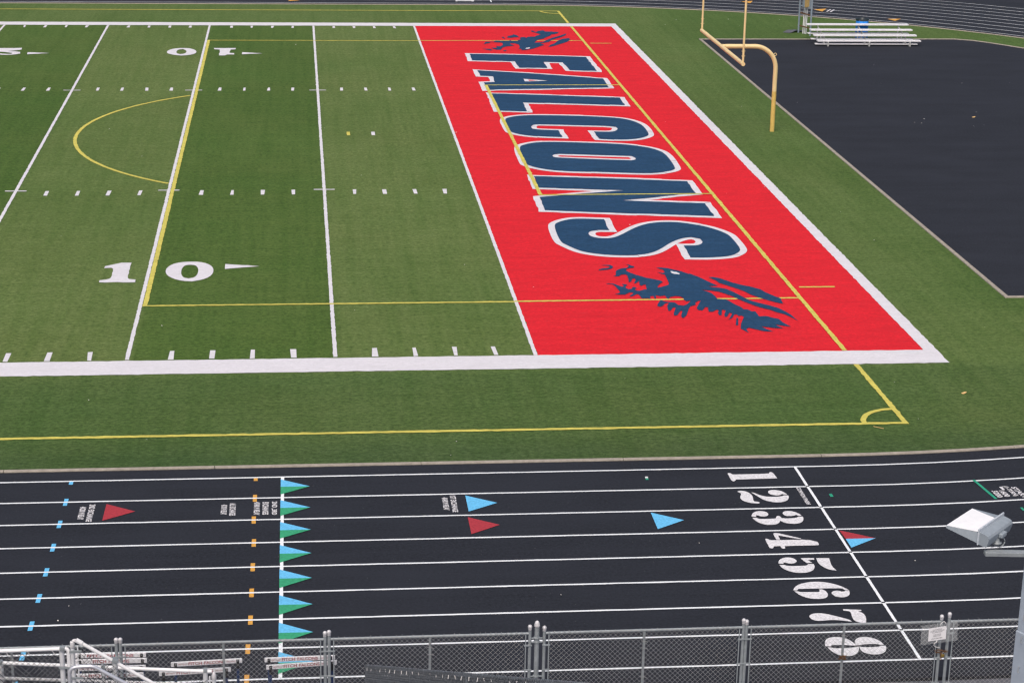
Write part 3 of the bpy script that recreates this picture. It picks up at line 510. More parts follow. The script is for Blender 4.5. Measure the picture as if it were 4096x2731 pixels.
for ch, lp, hole, core in LETTERS:
    lp = chaikin(lp, 2, 42) if ch in 'CSO' else lp
    loops = [fray(lp)]
    if hole: loops.append(chaikin(hole, 1, 60) if ch == 'O' else hole)
    o = on_field(MB().poly(loops, .016), 'painted_letter', 'turf_navy', 'navy letter %s with white border in the red end zone' % ch)
    w = ring(fray(lp), .19, .010).build('letter_border', M['turf_white'], o)
    if hole:
        MB().poly([hole], .0105).build('letter_border', M['turf_white'], o)
        MB().poly([core], .013).build('letter_hole', M['turf_red'], o)
for nm, pieces, eye in (('falcon head emblem beside the letter S', EMBLEM_NEAR, EYE_NEAR), ('upside down falcon head emblem beside the letter F', EMBLEM_FAR, EYE_FAR)):
    m = MB()
    for q in pieces: m.poly([q], .016)
    o = on_field(m, 'bird_emblem', 'turf_navy', 'navy ' + nm)
    MB().poly([eye], .020).build('eye', M['turf_white'], o)
for nm, lp, hole in YARDNUM:
    on_field(MB().poly([fray(chaikin(lp, 1, 40), .15, .012)] + ([chaikin(hole, 1, 60)] if hole else []), .0125), 'yard_numeral', 'turf_white', 'white ' + nm)
for q in YARDTRI: on_field(MB().poly([fray(q, .15, .008)], .0125), 'yard_arrow', 'turf_white')

# ---------------------------------------------------------------- track markings
RL = [31.63 + 1.05 * k for k in range(9)]
for k, r in enumerate(RL):
    pts = stadium(r, -60)
    fine = [(pts[0][0] + (XC - pts[0][0]) * i / 260, pts[0][1]) for i in range(260)] + pts[1:-1] + [(XC + (pts[-1][0] - XC) * i / 260, pts[-1][1]) for i in range(261)]
    on_track(ribbon(fine, .05, .004, .0022), 'lane_line', 'white')
fx = 4.32
on_track(MB().strip((fx, -7.37), (fx, -15.78), .052, .008, .002), 'finish_line', 'white', 'white finish line across all eight lanes')
for k in range(1, 8):
    yk = CY - RL[k]; on_track(MB().poly([[(fx - .030, yk - .022), (fx + .030, yk - .022), (fx + .030, yk + .022), (fx - .030, yk + .022)]], .012), 'lane_gap', 'track')
on_track(MB().strip((-5.695, -7.36), (-5.695, -15.76), .06, .008, .002), 'relay_line', 'white', 'white line across the lanes behind the blue and green arrows')
for k in range(8):
    yc = (CY - RL[k] + CY - RL[k + 1]) / 2
    o = on_track(MB().poly([[(-5.73, yc), (-5.18, yc), (-5.73, yc + .38)]], .012), 'exchange_arrow', 'sky blue', 'blue over green arrow in lane %s' % 'one two three four five six seven eight'.split()[k])
    MB().poly([[(-5.73, yc), (-5.73, yc - .38), (-5.18, yc)]], .012).build('lower_half', M['green'], o)
for k in range(9):
    yk = CY - RL[k]; j = random.uniform(-.012, .012)
    y1 = yk + .17 if k else yk - .02; y0 = yk - .17
    on_track(MB().poly([[(-6.235 + j, y0), (-6.16 + j, y0), (-6.16 + j, y1), (-6.235 + j, y1)]], .0025), 'orange_mark', 'orange')
    on_track(MB().poly([[(-9.71, y0), (-9.635, y0), (-9.635, y1), (-9.71, y1)]], .0025), 'blue_mark', 'sky blue')
for n_, parts_ in LANENUM:
    m = MB()
    for q in parts_: m.poly([chaikin(q, 1, 45)], .008)
    on_track(m, 'lane_number', 'numwhite', 'white stencilled lane number ' + n_)
for c, q in ARROWS: on_track(MB().poly([q], .008), 'exchange_arrow', c, c + ' painted arrow')
on_track(MB().poly([[GREEN[0][0], GREEN[0][1], tuple((Vector(GREEN[0][1]) + Vector(GREEN[0][2])) / 2), tuple((Vector(GREEN[0][0]) + Vector(GREEN[0][3])) / 2)]], .012), 'white_bar', 'numwhite')
for q in GREEN: on_track(MB().poly([q], .008), 'green_mark', 'teal')
for q in FARARROW: on_track(MB().poly([q], .008), 'exchange_arrow', 'orange', 'orange painted arrow on the far bend')
for q in FARWHITE: on_track(MB().poly([q], .008), 'white_bar', 'numwhite')
on_track(MB().poly([FARONE], .008), 'lane_number', 'numwhite', 'white lane number one on the far straight')
on_track(MB().poly([FARFIN], .008), 'finish_line', 'white', 'white start line on the far straight')
for body_, c in TEXTS: on_track(text_quad(MB(), body_, c, .008, .03), 'stencil_text', 'numwhite', 'white stencilled words reading ' + body_.lower().replace('(', '').replace(')', ''))
on_track(MB().poly([BLOCK], .0085), 'white_bar', 'numwhite')

# ---------------------------------------------------------------- goal post
gp = thing('goal_post', 'pale yellow gooseneck goal post standing behind the red end zone', 'goal post', (11.26, 24.93, 0))
GX, GZ, GY = 9.3, 2.99, 24.90
m = MB().tube([(GX, GY - 3.56, GZ), (GX, GY + 3.56, GZ)], .066, 20)
o = m.build('crossbar', M['goal'], gp); smooth_angle(o)
bend = [(11.26 - .78 + .78 * math.sin(t), 24.93, GZ - .78 + .78 * math.cos(t)) for t in [math.pi / 2 * i / 14 for i in range(15)]]
o = MB().tube([(GX + .14, 24.93, GZ)] + bend + [(11.26, 24.93, 1.42)], .078, 20).build('gooseneck', M['goal'], gp); smooth_angle(o)
MB().tube([(GX + .02, 24.93, GZ), (GX + .17, 24.93, GZ)], .070, 18).build('connector', M['goal'], gp, True)
o = MB().tube([(11.26, 24.93, 1.42), (11.26, 24.93, -.03)], .0785, 20).build('post', M['goallow'], gp, label='weathered deeper yellow lower post'); smooth_angle(o)
MB().tube([(11.222 + .045 * math.cos(t), 24.93, 2.71 + .045 * math.sin(t)) for t in [2 * math.pi * i / 12 for i in range(13)]], .010, 6).build('eye_ring', M['goal'], gp)
for s in (-1, 1):
    y = GY + s * 3.5
    up = MB().tube([(GX, y, GZ + .03), (GX, y, GZ + 6.1)], .036, 14).build('upright', M['goal'], gp); smooth_angle(up)
    for dz in (.26, .42): MB().tube([(GX - .06, y, GZ + dz), (GX + .06, y, GZ + dz)], .011, 6).build('bolt', M['goal'], up)

# ---------------------------------------------------------------- bleachers
bl = thing('bleachers', 'low four row aluminium bleachers with empty white planks on the black apron', 'bleachers', (19.8, 43.2, .006))
BZ = [.205, .350, .497, .645]
for k in range(4):
    x0 = 17.50 - .02 * k; y = 43.20 + .61 * k
    pl = MB().bevbox((x0 + 2.325, y + .125, BZ[k] + .022), (4.65, .28, .058), .008).build('seat_plank', M['benchalu'], bl)
    for s in (0, 1): MB().box((x0 + 4.652 * s, y + .125, BZ[k] + .022), (.012, .255, .05)).build('end_cap', M['benchalu'], pl)
FZ = [(43.22, .07), (43.88, .185), (44.48, .338)]
for k, (y, z) in enumerate(FZ):
    x0 = 17.40 - .02 * k
    MB().bevbox((x0 + 2.31, y + .11, z + .02), (4.62, .22, .04), .008).build('foot_plank', M['benchalu'], bl)
for xf in (17.96, 19.82, 21.66):
    f = MB(); f.bar((xf, 43.24, .03), (xf, 45.2, .03), .05, .06)
    for k in range(4):
        y = 43.20 + .61 * k + .13; f.bar((xf, y - (.15 if k == 0 else 0), .0), (xf, y - (.15 if k == 0 else 0), BZ[k] - .001), .06 if k == 0 else .045, .045, (0, 1, 0))
    f.bar((xf, 43.3, .10), (xf, 45.1, BZ[3] - .09), .04, .05)
    f.build('leg_frame', M['frame'], bl)
for xa, xb in ((17.96, 19.82), (19.82, 21.66)):
    xm = (xa + xb) / 2
    for xe, yo in ((xa, -.02), (xb, .02)): MB().bar((xe, 44.58, .16), (xm, 44.58 + yo, .47), .035, .012).build('cross_brace', M['frame'], bl)

# ---------------------------------------------------------------- drum, mast, mat
dr = thing('trash_drum', 'blue plastic drum used as a bin behind the bleachers', 'trash can', (20.1, 45.55, 0))
o = MB().lathe((20.1, 45.55, 0), [(.275, 0), (.285, .02), (.285, .27), (.297, .29), (.297, .33), (.285, .35), (.285, .56), (.297, .58), (.297, .62), (.285, .64), (.283, .80)], 28).build('drum', M['barrel'], dr); smooth_angle(o, 50)
lv = []
for j in range(28):
    lv.append(j)
m = MB(); N = 28; o0 = len(m.v)
for r_, z_ in ((.288, .785), (.296, .82), (.302, .87), (.292, .885), (.270, .86), (.262, .55)):
    for j in range(N):
        a_ = 2 * math.pi * j / N; w_ = .008 * math.sin(5 * a_) + .006 * math.sin(11 * a_ + 1)
        m.v.append((20.1 + (r_ + w_) * math.cos(a_), 45.55 + (r_ + w_) * math.sin(a_), z_ + w_ * 1.2))
for i in range(5):
    for j in range(N): m.f.append((i * N + j, i * N + (j + 1) % N, (i + 1) * N + (j + 1) % N, (i + 1) * N + j))
m.f.append(tuple(5 * N + j for j in range(N)))
m.build('bin_liner', M['bag'], dr, True)
mt = thing('equipment_mast', 'grey twin post mast carrying a tan electrical box and white conduits', 'mast', (17.7, 46.55, 0))
A_, B_ = Vector((17.55, 47.0, 0)), Vector((17.87, 46.08, 0))
for q in (A_, B_): smooth_angle(MB().tube([q - Vector((0, 0, .05)), q + Vector((0, 0, 7.5))], .042, 14).build('post', M['bluegrey'], mt))
for z in (.33, .92, 1.24, 2.2, 3.2, 4.2):
    MB().bar(A_ + Vector((.03, -.02, z)), B_ + Vector((.03, .02, z)), .03, .05).build('rung', M['rust'] if z < 1 else M['bluegrey'], mt)
R_ = Matrix.Rotation(math.atan2((A_ - B_).y, (A_ - B_).x), 3, 'Z')
bx = MB().bevbox(Vector((17.74, 46.52, 1.23 + .45)), (.34, .20, .9), .01, Matrix.Rotation(.25, 3, 'Z')).build('electrical_box', M['bluegrey'], mt)
MB().bevbox(Vector((17.728, 46.405, 1.23 + .45)), (.235, .012, .88), .004, Matrix.Rotation(.25, 3, 'Z')).build('cover_panel', M['tan'], bx)
for i, (dx, dy) in enumerate(((-.035, .08), (.015, .0), (.07, -.07))):
    smooth_angle(MB().tube([(17.735 + dx, 46.68 + dy, -.02), (17.735 + dx * .95, 46.66 + dy * .9, 1.235)], .027, 10).build('conduit', M['whitemetal'], mt))
mm = thing('rubber_mat', 'grey curled rubber mat lying on turf beside the mast', 'mat', (17.3, 47.2, 0))
q00, q10, q11, q01 = Vector((16.83, 47.02, 0)), Vector((17.10, 46.80, 0)), Vector((17.98, 47.35, 0)), Vector((17.55, 47.80, 0))
m = MB(); NX, NY = 10, 4
for top in (1, 0):
    for i in range(NX + 1):
        for j in range(NY + 1):
            u, v = i / NX, j / NY; q = q00.lerp(q01, u).lerp(q10.lerp(q11, u), v)
            m.v.append((q.x, q.y, .005 + .085 * math.sin(math.pi * min(1, u * 1.15)) ** 2 * (.6 + .4 * v) + (.022 if top else 0)))
n1 = (NX + 1) * (NY + 1)
for i in range(NX):
    for j in range(NY):
        a = i * (NY + 1) + j; m.f.append((a, a + 1, a + NY + 2, a + NY + 1)); m.f.append((n1 + a, n1 + a + NY + 1, n1 + a + NY + 2, n1 + a + 1))
for i in range(NX):
    a = i * (NY + 1); b = a + NY + 1; m.f.append((a, b, n1 + b, n1 + a)); a += NY; b += NY; m.f.append((b, a, n1 + a, n1 + b))
for j in range(NY):
    m.f.append((j + 1, j, n1 + j, n1 + j + 1)); a = NX * (NY + 1) + j; m.f.append((a, a + 1, n1 + a + 1, n1 + a))
m.build('mat_sheet', M['mat'], mm)
lab = MB().box((17.02, 47.05, .03), (.05, .2, .006)); lab.build('edge_strip', M['blackplastic'], mm)

# ---------------------------------------------------------------- chain link
def chain_mesh(m, fn, width, height, r, pitch=.077, jit=0., keep=None, topspike=0.):
    """woven zigzag wires; fn(s,t) maps metres across / up to a point"""
    hw = pitch / 2; n = int(width / hw); rows = int(round(height / hw)); hz = height / rows
    for k in range(n):
        run = []
        for i in range(rows + 1):
            s = (k + ((i + k) % 2)) * hw; t = i * hz
            if s > width + .001: continue
            off = .0022 if (i % 2) else -.0022
            jx, jz = (random.gauss(0, jit), random.gauss(0, jit)) if jit else (0, 0)
            if keep and not keep(s, t):
                if len(run) > 1: m.tube(run, r, 4, False)
                run = []; continue
            q = Vector(fn(s + jx, t + jz)); q.y += off; run.append(q)
        if topspike and run:
            # knuckled tips standing above the rail
            tip = run[-1] + Vector((random.gauss(0, .006), random.gauss(0, .006), abs(random.gauss(.012, .006))))
            run.append(tip)
        if len(run) > 1: m.tube(run, r, 4, False)
    return m
FY = -16.9
def cap(m, x, y, z, r): return m.lathe((x, y, z), [(r * 1.05, 0), (r * 1.12, .012), (r * 1.12, .03), (r * 1.22, .036)] + [(r * 1.32 * math.cos(a), .055 + r * 1.3 * math.sin(a)) for a in [math.radians(q) for q in (-15, 5, 25, 45, 62, 78, 88)]], 14)
def fence_panel(x0, x1, label, zl=1.262, zr=1.262, rust=False):
    t = thing('chain_link_fence', label, 'fence', ((x0 + x1) / 2, FY, -.06), 'chain link panels along the track')
    for x, z in ((x0, zl), (x1, zr)):
        p_ = smooth_angle(MB().tube([(x, FY, .03), (x, FY, z)], .0245, 12).build('end_post', M['galv'], t))
        cap(MB(), x, FY, z - .03, .0245).build('ball_cap', M['capm'], p_, True)
    smooth_angle(MB().tube([(x0 + .02, FY, 1.2), (x1 - .02, FY, 1.2)], .021, 12).build('top_rail', M['galv'], t))
    MB().tube([(x0 + .02, FY, .09), (x1 - .02, FY, .09)], .02, 10).build('bottom_rail', M['galv'], t, True)
    xm = (x0 + x1) / 2
    mp = smooth_angle(MB().tube([(xm, FY, .09), (xm, FY, 1.185)], .019, 10).build('middle_post', M['galv'], t))
    for z in (.45, .92, 1.03):
        MB().tube([(xm - .05, FY - .03, z + .02), (xm - .02, FY - .028, z), (xm + .02, FY - .028, z + .004), (xm + .055, FY - .03, z - .012)], .0035, 5).build('tie_wire', M['wire'], mp)
    w = x1 - x0 - .13
    cm = MB(); chain_mesh(cm, lambda s, tt: (x0 + .065 + s, FY - .026, .075 + tt), w, 1.155, .0023, .0765, topspike=1)
    cm.build('wire_mesh', M['wire'], t)
    for x, s in ((x0, 1), (x1, -1)):
        bx_ = x + s * .065
        MB().bar((bx_, FY - .028, .08), (bx_, FY - .028, 1.22), .016, .005, (0, 1, 0)).build('tension_bar', M['galv'], t)
        for z in (.2, .62, 1.02):
            MB().bar((x - s * .03, FY - .028, z), (x + s * .085, FY - .03, z), .012, .024).build('band_clamp', M['galv'], t)
    return t
fence_panel(-10.98, -8.018, 'chain link section behind the white walkway railing')
fence_panel(-7.958, -5.025, 'chain link section standing in front of the row of orange marks', zr=1.275)
fence_panel(-4.965, -2.022, 'chain link section behind the dark step fence', 1.29, 1.285)
fence_panel(-1.808, 1.176, 'plain chain link section between the thick domed post and lane number eight', 1.262, 1.29)
fence_panel(1.222, 4.203, 'chain link section crossing lane number eight with rusty chain on its middle post', 1.27, 1.262)
fence_panel(4.322, 7.3, 'chain link section between the brass padlock and the light pole', 1.298)
tp = thing('gate_post', 'thick galvanised post with a domed white cap', 'post', (-1.918, FY, -.06))
smooth_angle(MB().tube([(-1.918, FY, -.06), (-1.918, FY, 1.33)], .0365, 16).build('post', M['galv'], tp))
MB().lathe((-1.918, FY, 1.31), [(.040, 0), (.0425, .006), (.0425, .03), (.040, .034)] + [(.040 * math.cos(a), .036 + .058 * math.sin(a)) for a in [math.radians(q) for q in (10, 30, 50, 68, 82, 88)]], 18).build('dome_cap', M['capm'], tp, True)
for z in (1.12, 1.055, .5): MB().lathe((-1.918, FY, z), [(.041, 0), (.047, .003), (.047, .022), (.041, .025)], 16).bar((-1.918 - .085, FY - .02, z + .012), (-1.918 + .085, FY - .02, z + .012), .012, .02).build('hinge_band', M['galv'], tp)

# ---------------------------------------------------------------- notice, padlock, chain
ns = thing('notice_sign', 'printed white notice in a clear plastic sheet tied to the gate', 'sign', (4.15, -16.985, .86))
c4 = [Vector(q) for q in ((3.872, -16.985, 1.183), (4.431, -16.985, 1.244), (4.443, -16.985, .926), (3.878, -16.985, .861))]
d = Vector((0, .004, 0))
MB().add(c4 + [q + d for q in c4], [(3, 2, 1, 0), (4, 5, 6, 7), (0, 1, 5, 4), (1, 2, 6, 5), (2, 3, 7, 6), (3, 0, 4, 7)]).build('plastic_sheet', M['clear'], ns)
pp = [Vector(q) + Vector((0, -.006, 0)) for q in ((3.989, -16.985, 1.136), (4.258, -16.985, 1.175), (4.262, -16.985, .958), (3.990, -16.985, .927))]
pa = MB().add(pp + [q + Vector((0, .003, 0)) for q in pp], [(3, 2, 1, 0), (4, 5, 6, 7), (0, 1, 5, 4), (1, 2, 6, 5), (2, 3, 7, 6), (3, 0, 4, 7)]).build('paper', M['paper'], ns)
ex, ey = pp[1] - pp[0], pp[0] - pp[3]; off = Vector((0, -.002, 0))
for body_, u0, u1, v in (('DUE TO THE TRACK', .22, .75, .80), ('RESURFACING THE STADIUM', .10, .88, .69), ('WILL BE SHUT DOWN', .20, .77, .58), ('THANK YOU FOR', .28, .70, .40), ('UNDERSTANDING', .26, .70, .29), ('ATHLETIC DEPARTMENT', .18, .80, .10)):
    text_on(MB(), body_, pp[3] + ex * u0 + ey * v + off, ex * (u1 - u0), ey * .075, .01).build('print', M['ink'], pa)
MB().tube([(4.16, -16.99, 1.17), (4.162, -16.992, 1.20), (4.18, -16.995, 1.235), (4.21, -16.995, 1.25), (4.235, -16.995, 1.23), (4.25, -16.995, 1.18)], .005, 6).build('cord', M['string'], ns, True)
MB().tube([(4.13, -16.99, .94), (4.12, -16.995, .91), (4.09, -16.995, .895), (4.085, -16.995, .86), (4.11, -16.995, .835), (4.18, -16.995, .82)], .005, 6).build('cord', M['string'], ns, True)
def chain_links(m, pts, r=.009):
    for i, q in enumerate(pts):
        q = Vector(q); t = (Vector(pts[min(i + 1, len(pts) - 1)]) - Vector(pts[max(0, i - 1)])).normalized()
        sd = t.cross(Vector((0, 1, 0) if i % 2 else (.2, .6, .8))).normalized()
        m.tube([q + t * .016 * math.cos(a) + sd * r * math.sin(a) for a in [2 * math.pi * j / 10 for j in range(11)]], .0032, 5, False)
    return m
pk = thing('padlock_chain', 'rusty chain with a brass padlock joining two fence posts', 'padlock', (4.24, -16.96, .7))
cp_ = [(4.13 + .19 * i / 12, -16.945, .735 - .03 * math.sin(math.pi * i / 12) + random.uniform(-.012, .012)) for i in range(13)] + [(4.16 + .12 * i / 8, -16.955, .755 + random.uniform(-.014, .014)) for i in range(9)] + [(4.225, -16.955, .70 - .022 * i) for i in range(5)]
chain_links(MB(), cp_).build('chain', M['rust'], pk)
lk = MB().bevbox((4.245, -16.965, .672), (.05, .022, .045), .005, Matrix.Rotation(.25, 3, 'Y')).build('padlock', M['brass'], pk)
MB().tube([(4.245 + .017 * math.cos(a) + .006, -16.965, .695 + .026 * math.sin(a)) for a in [math.pi * j / 10 for j in range(11)]], .004, 6).build('shackle', M['galv'], lk)
pr_ = thing('rusty_chain', 'rusty brown chain knotted on the post in front of lane number eight', 'chain', (2.71, -16.95, .67))
chain_links(MB(), [(2.665 + .012 * i, -16.935 + .003 * (i % 3), .685 + random.uniform(-.022, .022)) for i in range(9)] + [(2.66 + .011 * i, -16.945, .665 + random.uniform(-.02, .02)) for i in range(9)] + [(2.68 + .01 * i, -16.95, .70 + random.uniform(-.012, .012)) for i in range(6)]).build('chain_links', M['rust'], pr_)

# ---------------------------------------------------------------- hurdles
def make_hurdle(style):
    """1.04 m wide training hurdle, origin under the middle of the board; board faces -y"""
    t = thing('hurdle', '', 'hurdle', (0, 0, 0), 'hurdles parked behind the fence')
    H = .70; h = .072
    bd = MB().bevbox((0, 0, H - h / 2), (1.04, .026, h), .007).build('board', M['board'], t)
    yy = -.0145
    x0, w1, w2, gp_, hh = (-.265, .195, .30, .035, .050) if style < 2 else (-.34, .25, .39, .04, .044)
    text_on(MB(), 'FITCH', (x0, yy, H - h + .014), (w1, 0, 0), (0, 0, hh), .022).build('lettering', M['decal'], bd)
    text_on(MB(), 'FALCONS', (x0 + w1 + gp_, yy, H - h + .014), (w2, 0, 0), (0, 0, hh), .022).build('lettering', M['decal'], bd)
    if style == 0:
        for x in (-.42, .29): text_on(MB(), 'FIRST+PLACE', (x, yy, H - h + .026), (.13, 0, 0), (0, 0, .020), .0, .06).build('lettering', M['decal'], bd)
    for x in (-.455, .455):
        u = MB().bevbox((x, .012, (H - .13) / 2 + .02), (.040, .030, H - .17), .005).build('upright', M['navypaint'], t)
        br = MB().bevbox((x, -.006, H - .085), (.044, .030, .15), .004).build('bracket', M['blackplastic'], u)
        MB().lathe((x, -.022, H - .03), [(.006, -.003), (.006, .003)], 8).build('bolt', M['capm'], u)
        ft = MB().tube([(x + .03, .02, .19), (x + .03, .02, .06), (x + .03, .05, .03), (x + .03, .40, .028)], .019, 10).build('foot', M['whitemetal'], t, True)
    MB().tube([(-.43, .40, .028), (.49, .40, .028)], .017, 10).build('base_bar', M['navypaint'], t, True)
    return t
def copy_tree(o, parent=None):
    c = o.copy(); COL.objects.link(c); c.parent = parent
    for ch in list(o.children): copy_tree(ch, c)
    return c
protos = [make_hurdle(s) for s in (0, 1, 2)]
for q in protos: q['at'] = (0, 0, 0)
HUR = [ # left end, right end, z lift, style, label
 ((-7.283, -16.49), (-6.239, -16.42), 0, 0, 'white hurdle left of the white arrowless lane, rear one of the tilted pair'),
 ((-7.440, -16.775), (-6.398, -16.70), 0, 0, 'white hurdle half hidden by the sloping white rail, front one of its pair'),
 ((-5.917, -16.43), (-4.870, -16.405), 0, 0, 'white hurdle over the lowest green arrow, rear one of its pair'),
 ((-5.889, -16.67), (-4.849, -16.575), 0, 0, 'white hurdle over the lowest green arrow, front one of its pair'),
 ((-8.700, -16.17), (-7.66, -16.20), .03, 2, 'rearmost white hurdle of the stack with wide red letters'),
 ((-8.68, -16.37), (-7.628, -16.385), .03, 1, 'white hurdle with heavy red letters second from the back of the stack'),
 ((-8.68, -16.57), (-7.640, -16.59), .02, 0, 'white hurdle third from the back of the stack with small red marks'),
 ((-8.70, -16.77), (-7.650, -16.79), .0, 0, 'front white hurdle of the stack behind the pale handrail'),
]
HUR[0] = (*HUR[0][:4], 'white hurdle in front of the orange marks, rear one of the tilted pair')
used = set()
for a, b, dz, st, lab_ in HUR:
    if st in used: o = copy_tree(protos[st])
    else: o = protos[st]; used.add(st)
    o.location = ((a[0] + b[0]) / 2, (a[1] + b[1]) / 2, dz if dz < .01 else 0); o.rotation_euler = (0, 0, math.atan2(b[1] - a[1], b[0] - a[0]))
    if dz >= .01: o.scale = (1, 1, 1 + dz / .7)
    o['label'] = lab_
for o in SC.objects:
    if 'at' in o: del o['at']
_keep = {}

# ---------------------------------------------------------------- stand railings at lower left
def thing2(*a, **k):
    o = thing(*a, **k); _keep[o.name] = o; return o
YA, YD, YF = -20.6, -20.2, -21.3
ra = thing2('walkway_railing', 'white pipe railing with black mesh meeting the hinged post', 'railing', (-9.5, YA, -.06))
m = MB().tube([(-12.5, YA, 2.93), (-9.06, YA, 2.965), (-8.30, YA, 2.972)] + [(-8.275 + .04 * math.sin(a), YA, 2.932 + .04 * math.cos(a)) for a in [math.radians(q) for q in (0, 30, 60, 90)]] + [(-8.235, YA, -.06)], .024, 12)
smooth_angle(m.build('top_rail', M['whitemetal'], ra))
for x in (-8.318, -9.9, -11.5):
    p_ = smooth_angle(MB().tube([(x, YA + .01, -.06), (x, YA + .01, 2.955)], .031, 14).build('post', M['greypipe'], ra))
    MB().bevbox((x + .01, YA - .005, 2.98), (.062, .07, .05), .006).build('saddle_bracket', M['galv'], p_)
cm = MB(); chain_mesh(cm, lambda s, t: (-12.4 + s, YA - .03, 1.78 + t), 4.06, 1.155, .0036, .07)
cm.build('wire_mesh', M['vinyl'], ra)
for x in (-8.98, -8.72, -8.42): MB().tube([(x - .02, YA - .03, 2.99), (x, YA - .035, 2.95), (x + .03, YA - .03, 2.9)], .0035, 5).build('tie_wire', M['string'], ra)
gb = thing2('stair_railing', 'white sloping stair rail with sagging black mesh beside a hinged post', 'railing', (-8.17, YA, -.06))
smooth_angle(MB().tube([(-8.183, YA, -.06), (-8.183, YA, 3.035)], .0255, 14).build('end_post', M['greypipe'], gb))
MB().lathe((-8.183, YA, 2.985), [(.029, 0), (.030, .01), (.030, .075), (.024, .085)], 14).build('post_cap', M['capm'], gb, True)
MB().tube([(-8.172, YA, 3.07), (-8.165, YA, 3.085), (-8.15, YA, 3.085), (-8.13, YA, 3.083)], .016, 10).lathe((-8.165, YA, 3.06), [(.019, 0), (.024, .012), (.018, .03)], 10).build('swivel', M['capm'], gb, True)
sl = Vector((-7.25 + 8.131, 0, 2.486 - 3.085)).normalized()
P0_ = Vector((-8.135, YA, 3.085))
MB().tube([P0_, P0_ + sl * .085], .030, 14).build('rail_sleeve', M['whitemetal'], gb)
smooth_angle(MB().tube([P0_ + sl * .03, P0_ + sl * 3.6], .0235, 14).build('sloping_rail', M['whitemetal'], gb))
ps = smooth_angle(MB().tube([(-7.672, YA + .012, -.06), (-7.672, YA + .012, 2.76)], .031, 14).build('support_post', M['greypipe'], gb))
MB().bevbox((-7.672, YA, 2.79), (.075, .07, .05), .006, Matrix.Rotation(.55, 3, 'Y')).build('saddle_bracket', M['galv'], ps)
MB().bar((-8.118, YA - .03, -.02), (-8.118, YA - .03, 3.02), .018, .006, (0, 1, 0)).build('tension_bar', M['greypipe'], gb)
for z in (2.945, 2.58): MB().bar((-8.22, YA - .03, z), (-8.07, YA - .032, z), .012, .03).build('band_clamp', M['galv'], gb)
MB().bar((-8.36, YA - .03, 2.73), (-8.16, YA - .03, 2.715), .012, .028).build('hinge_strap', M['galv'], gb)
cm = MB()
chain_mesh(cm, lambda s, t: (-8.10 + s + .018 * math.sin(9 * t + 5 * s), YA - .032, 1.70 + t - .02 * math.sin(6 * s)), 2.4, 1.35, .0036, .07, .007, keep=lambda s, t: 1.70 + t < 3.065 - .68 * (s + .035))
cm.build('wire_mesh', M['vinyl'], gb)
rd = thing2('ramp_railing', 'lower white ramp railing with two gently sloping pipes', 'railing', (-7.8, YD, -.06))
smooth_angle(MB().tube([(-12.5, YD, 2.83), (-9.112, YD, 2.605), (-7.695, YD, 2.492), (-7.277, YD, 2.456), (-6.505, YD, 2.398)], .0235, 12).build('top_rail', M['whitemetal'], rd))
smooth_angle(MB().tube([(-12.5, YD, 2.64), (-9.148, YD, 2.393), (-7.75, YD, 2.297), (-6.50, YD, 2.205)], .022, 12).build('middle_rail', M['whitemetal'], rd))
for x, z in ((-9.13, 2.58), (-6.585, 2.385), (-7.86, 2.48)):
    p_ = smooth_angle(MB().tube([(x, YD + .012, -.06), (x, YD + .012, z)], .031, 14).build('post', M['greypipe'], rd))
    MB().bevbox((x, YD, z + .035), (.05, .06, .05), .006).build('saddle_bracket', M['galv'], p_)
ep = smooth_angle(MB().tube([(-6.478, YD, -.06), (-6.478, YD, 2.335)], .0265, 14).build('end_post', M['greypipe'], rd))
MB().lathe((-6.478, YD, 2.29), [(.031, 0), (.032, .01), (.032, .06), (.025, .07), (.022, .085), (.012, .10)], 14).build('post_cap', M['capm'], ep, True)
MB().bar((-6.53, YD - .03, 0), (-6.53, YD - .03, 2.35), .018, .006, (0, 1, 0)).build('tension_bar', M['greypipe'], rd)
cm = MB(); chain_mesh(cm, lambda s, t: (-11.5 + s, YD - .03, 1.38 + t - .075 * (s - 2.4)), 4.95, 1.10, .0036, .072)
cm.build('wire_mesh', M['vinyl'], rd)
hr = thing2('handrail', 'bare aluminium grab rail bent over before the white stair rail', 'handrail', (-8.1, YF, -.06))
b1 = [(-8.148, YF, -.06), (-8.148, YF, 2.98)] + [(-8.148 + .085 * (1 - math.cos(a)), YF, 2.98 + .085 * math.sin(a)) for a in [math.radians(q) for q in (20, 40, 60, 80, 90)]]
d2 = Vector((-7.483 + 7.865, 0, 2.828 - 3.075)).normalized()
b1 += [(-7.97, YF, 3.071), (-7.90, YF, 3.072), (-7.865, YF, 3.066), (-7.835, YF, 3.052)]
q = Vector(b1[-1]); b1 += [tuple(q + d2 * .15), tuple(q + d2 * 1.9)]
smooth_angle(MB().tube(b1, .0225, 16).build('rail', M['alu'], hr), 50)
q2 = q + d2 * 1.6
smooth_angle(MB().tube([(q2.x, YF, -.06), (q2.x, YF, q2.z)], .0225, 12).build('post', M['alu'], hr))
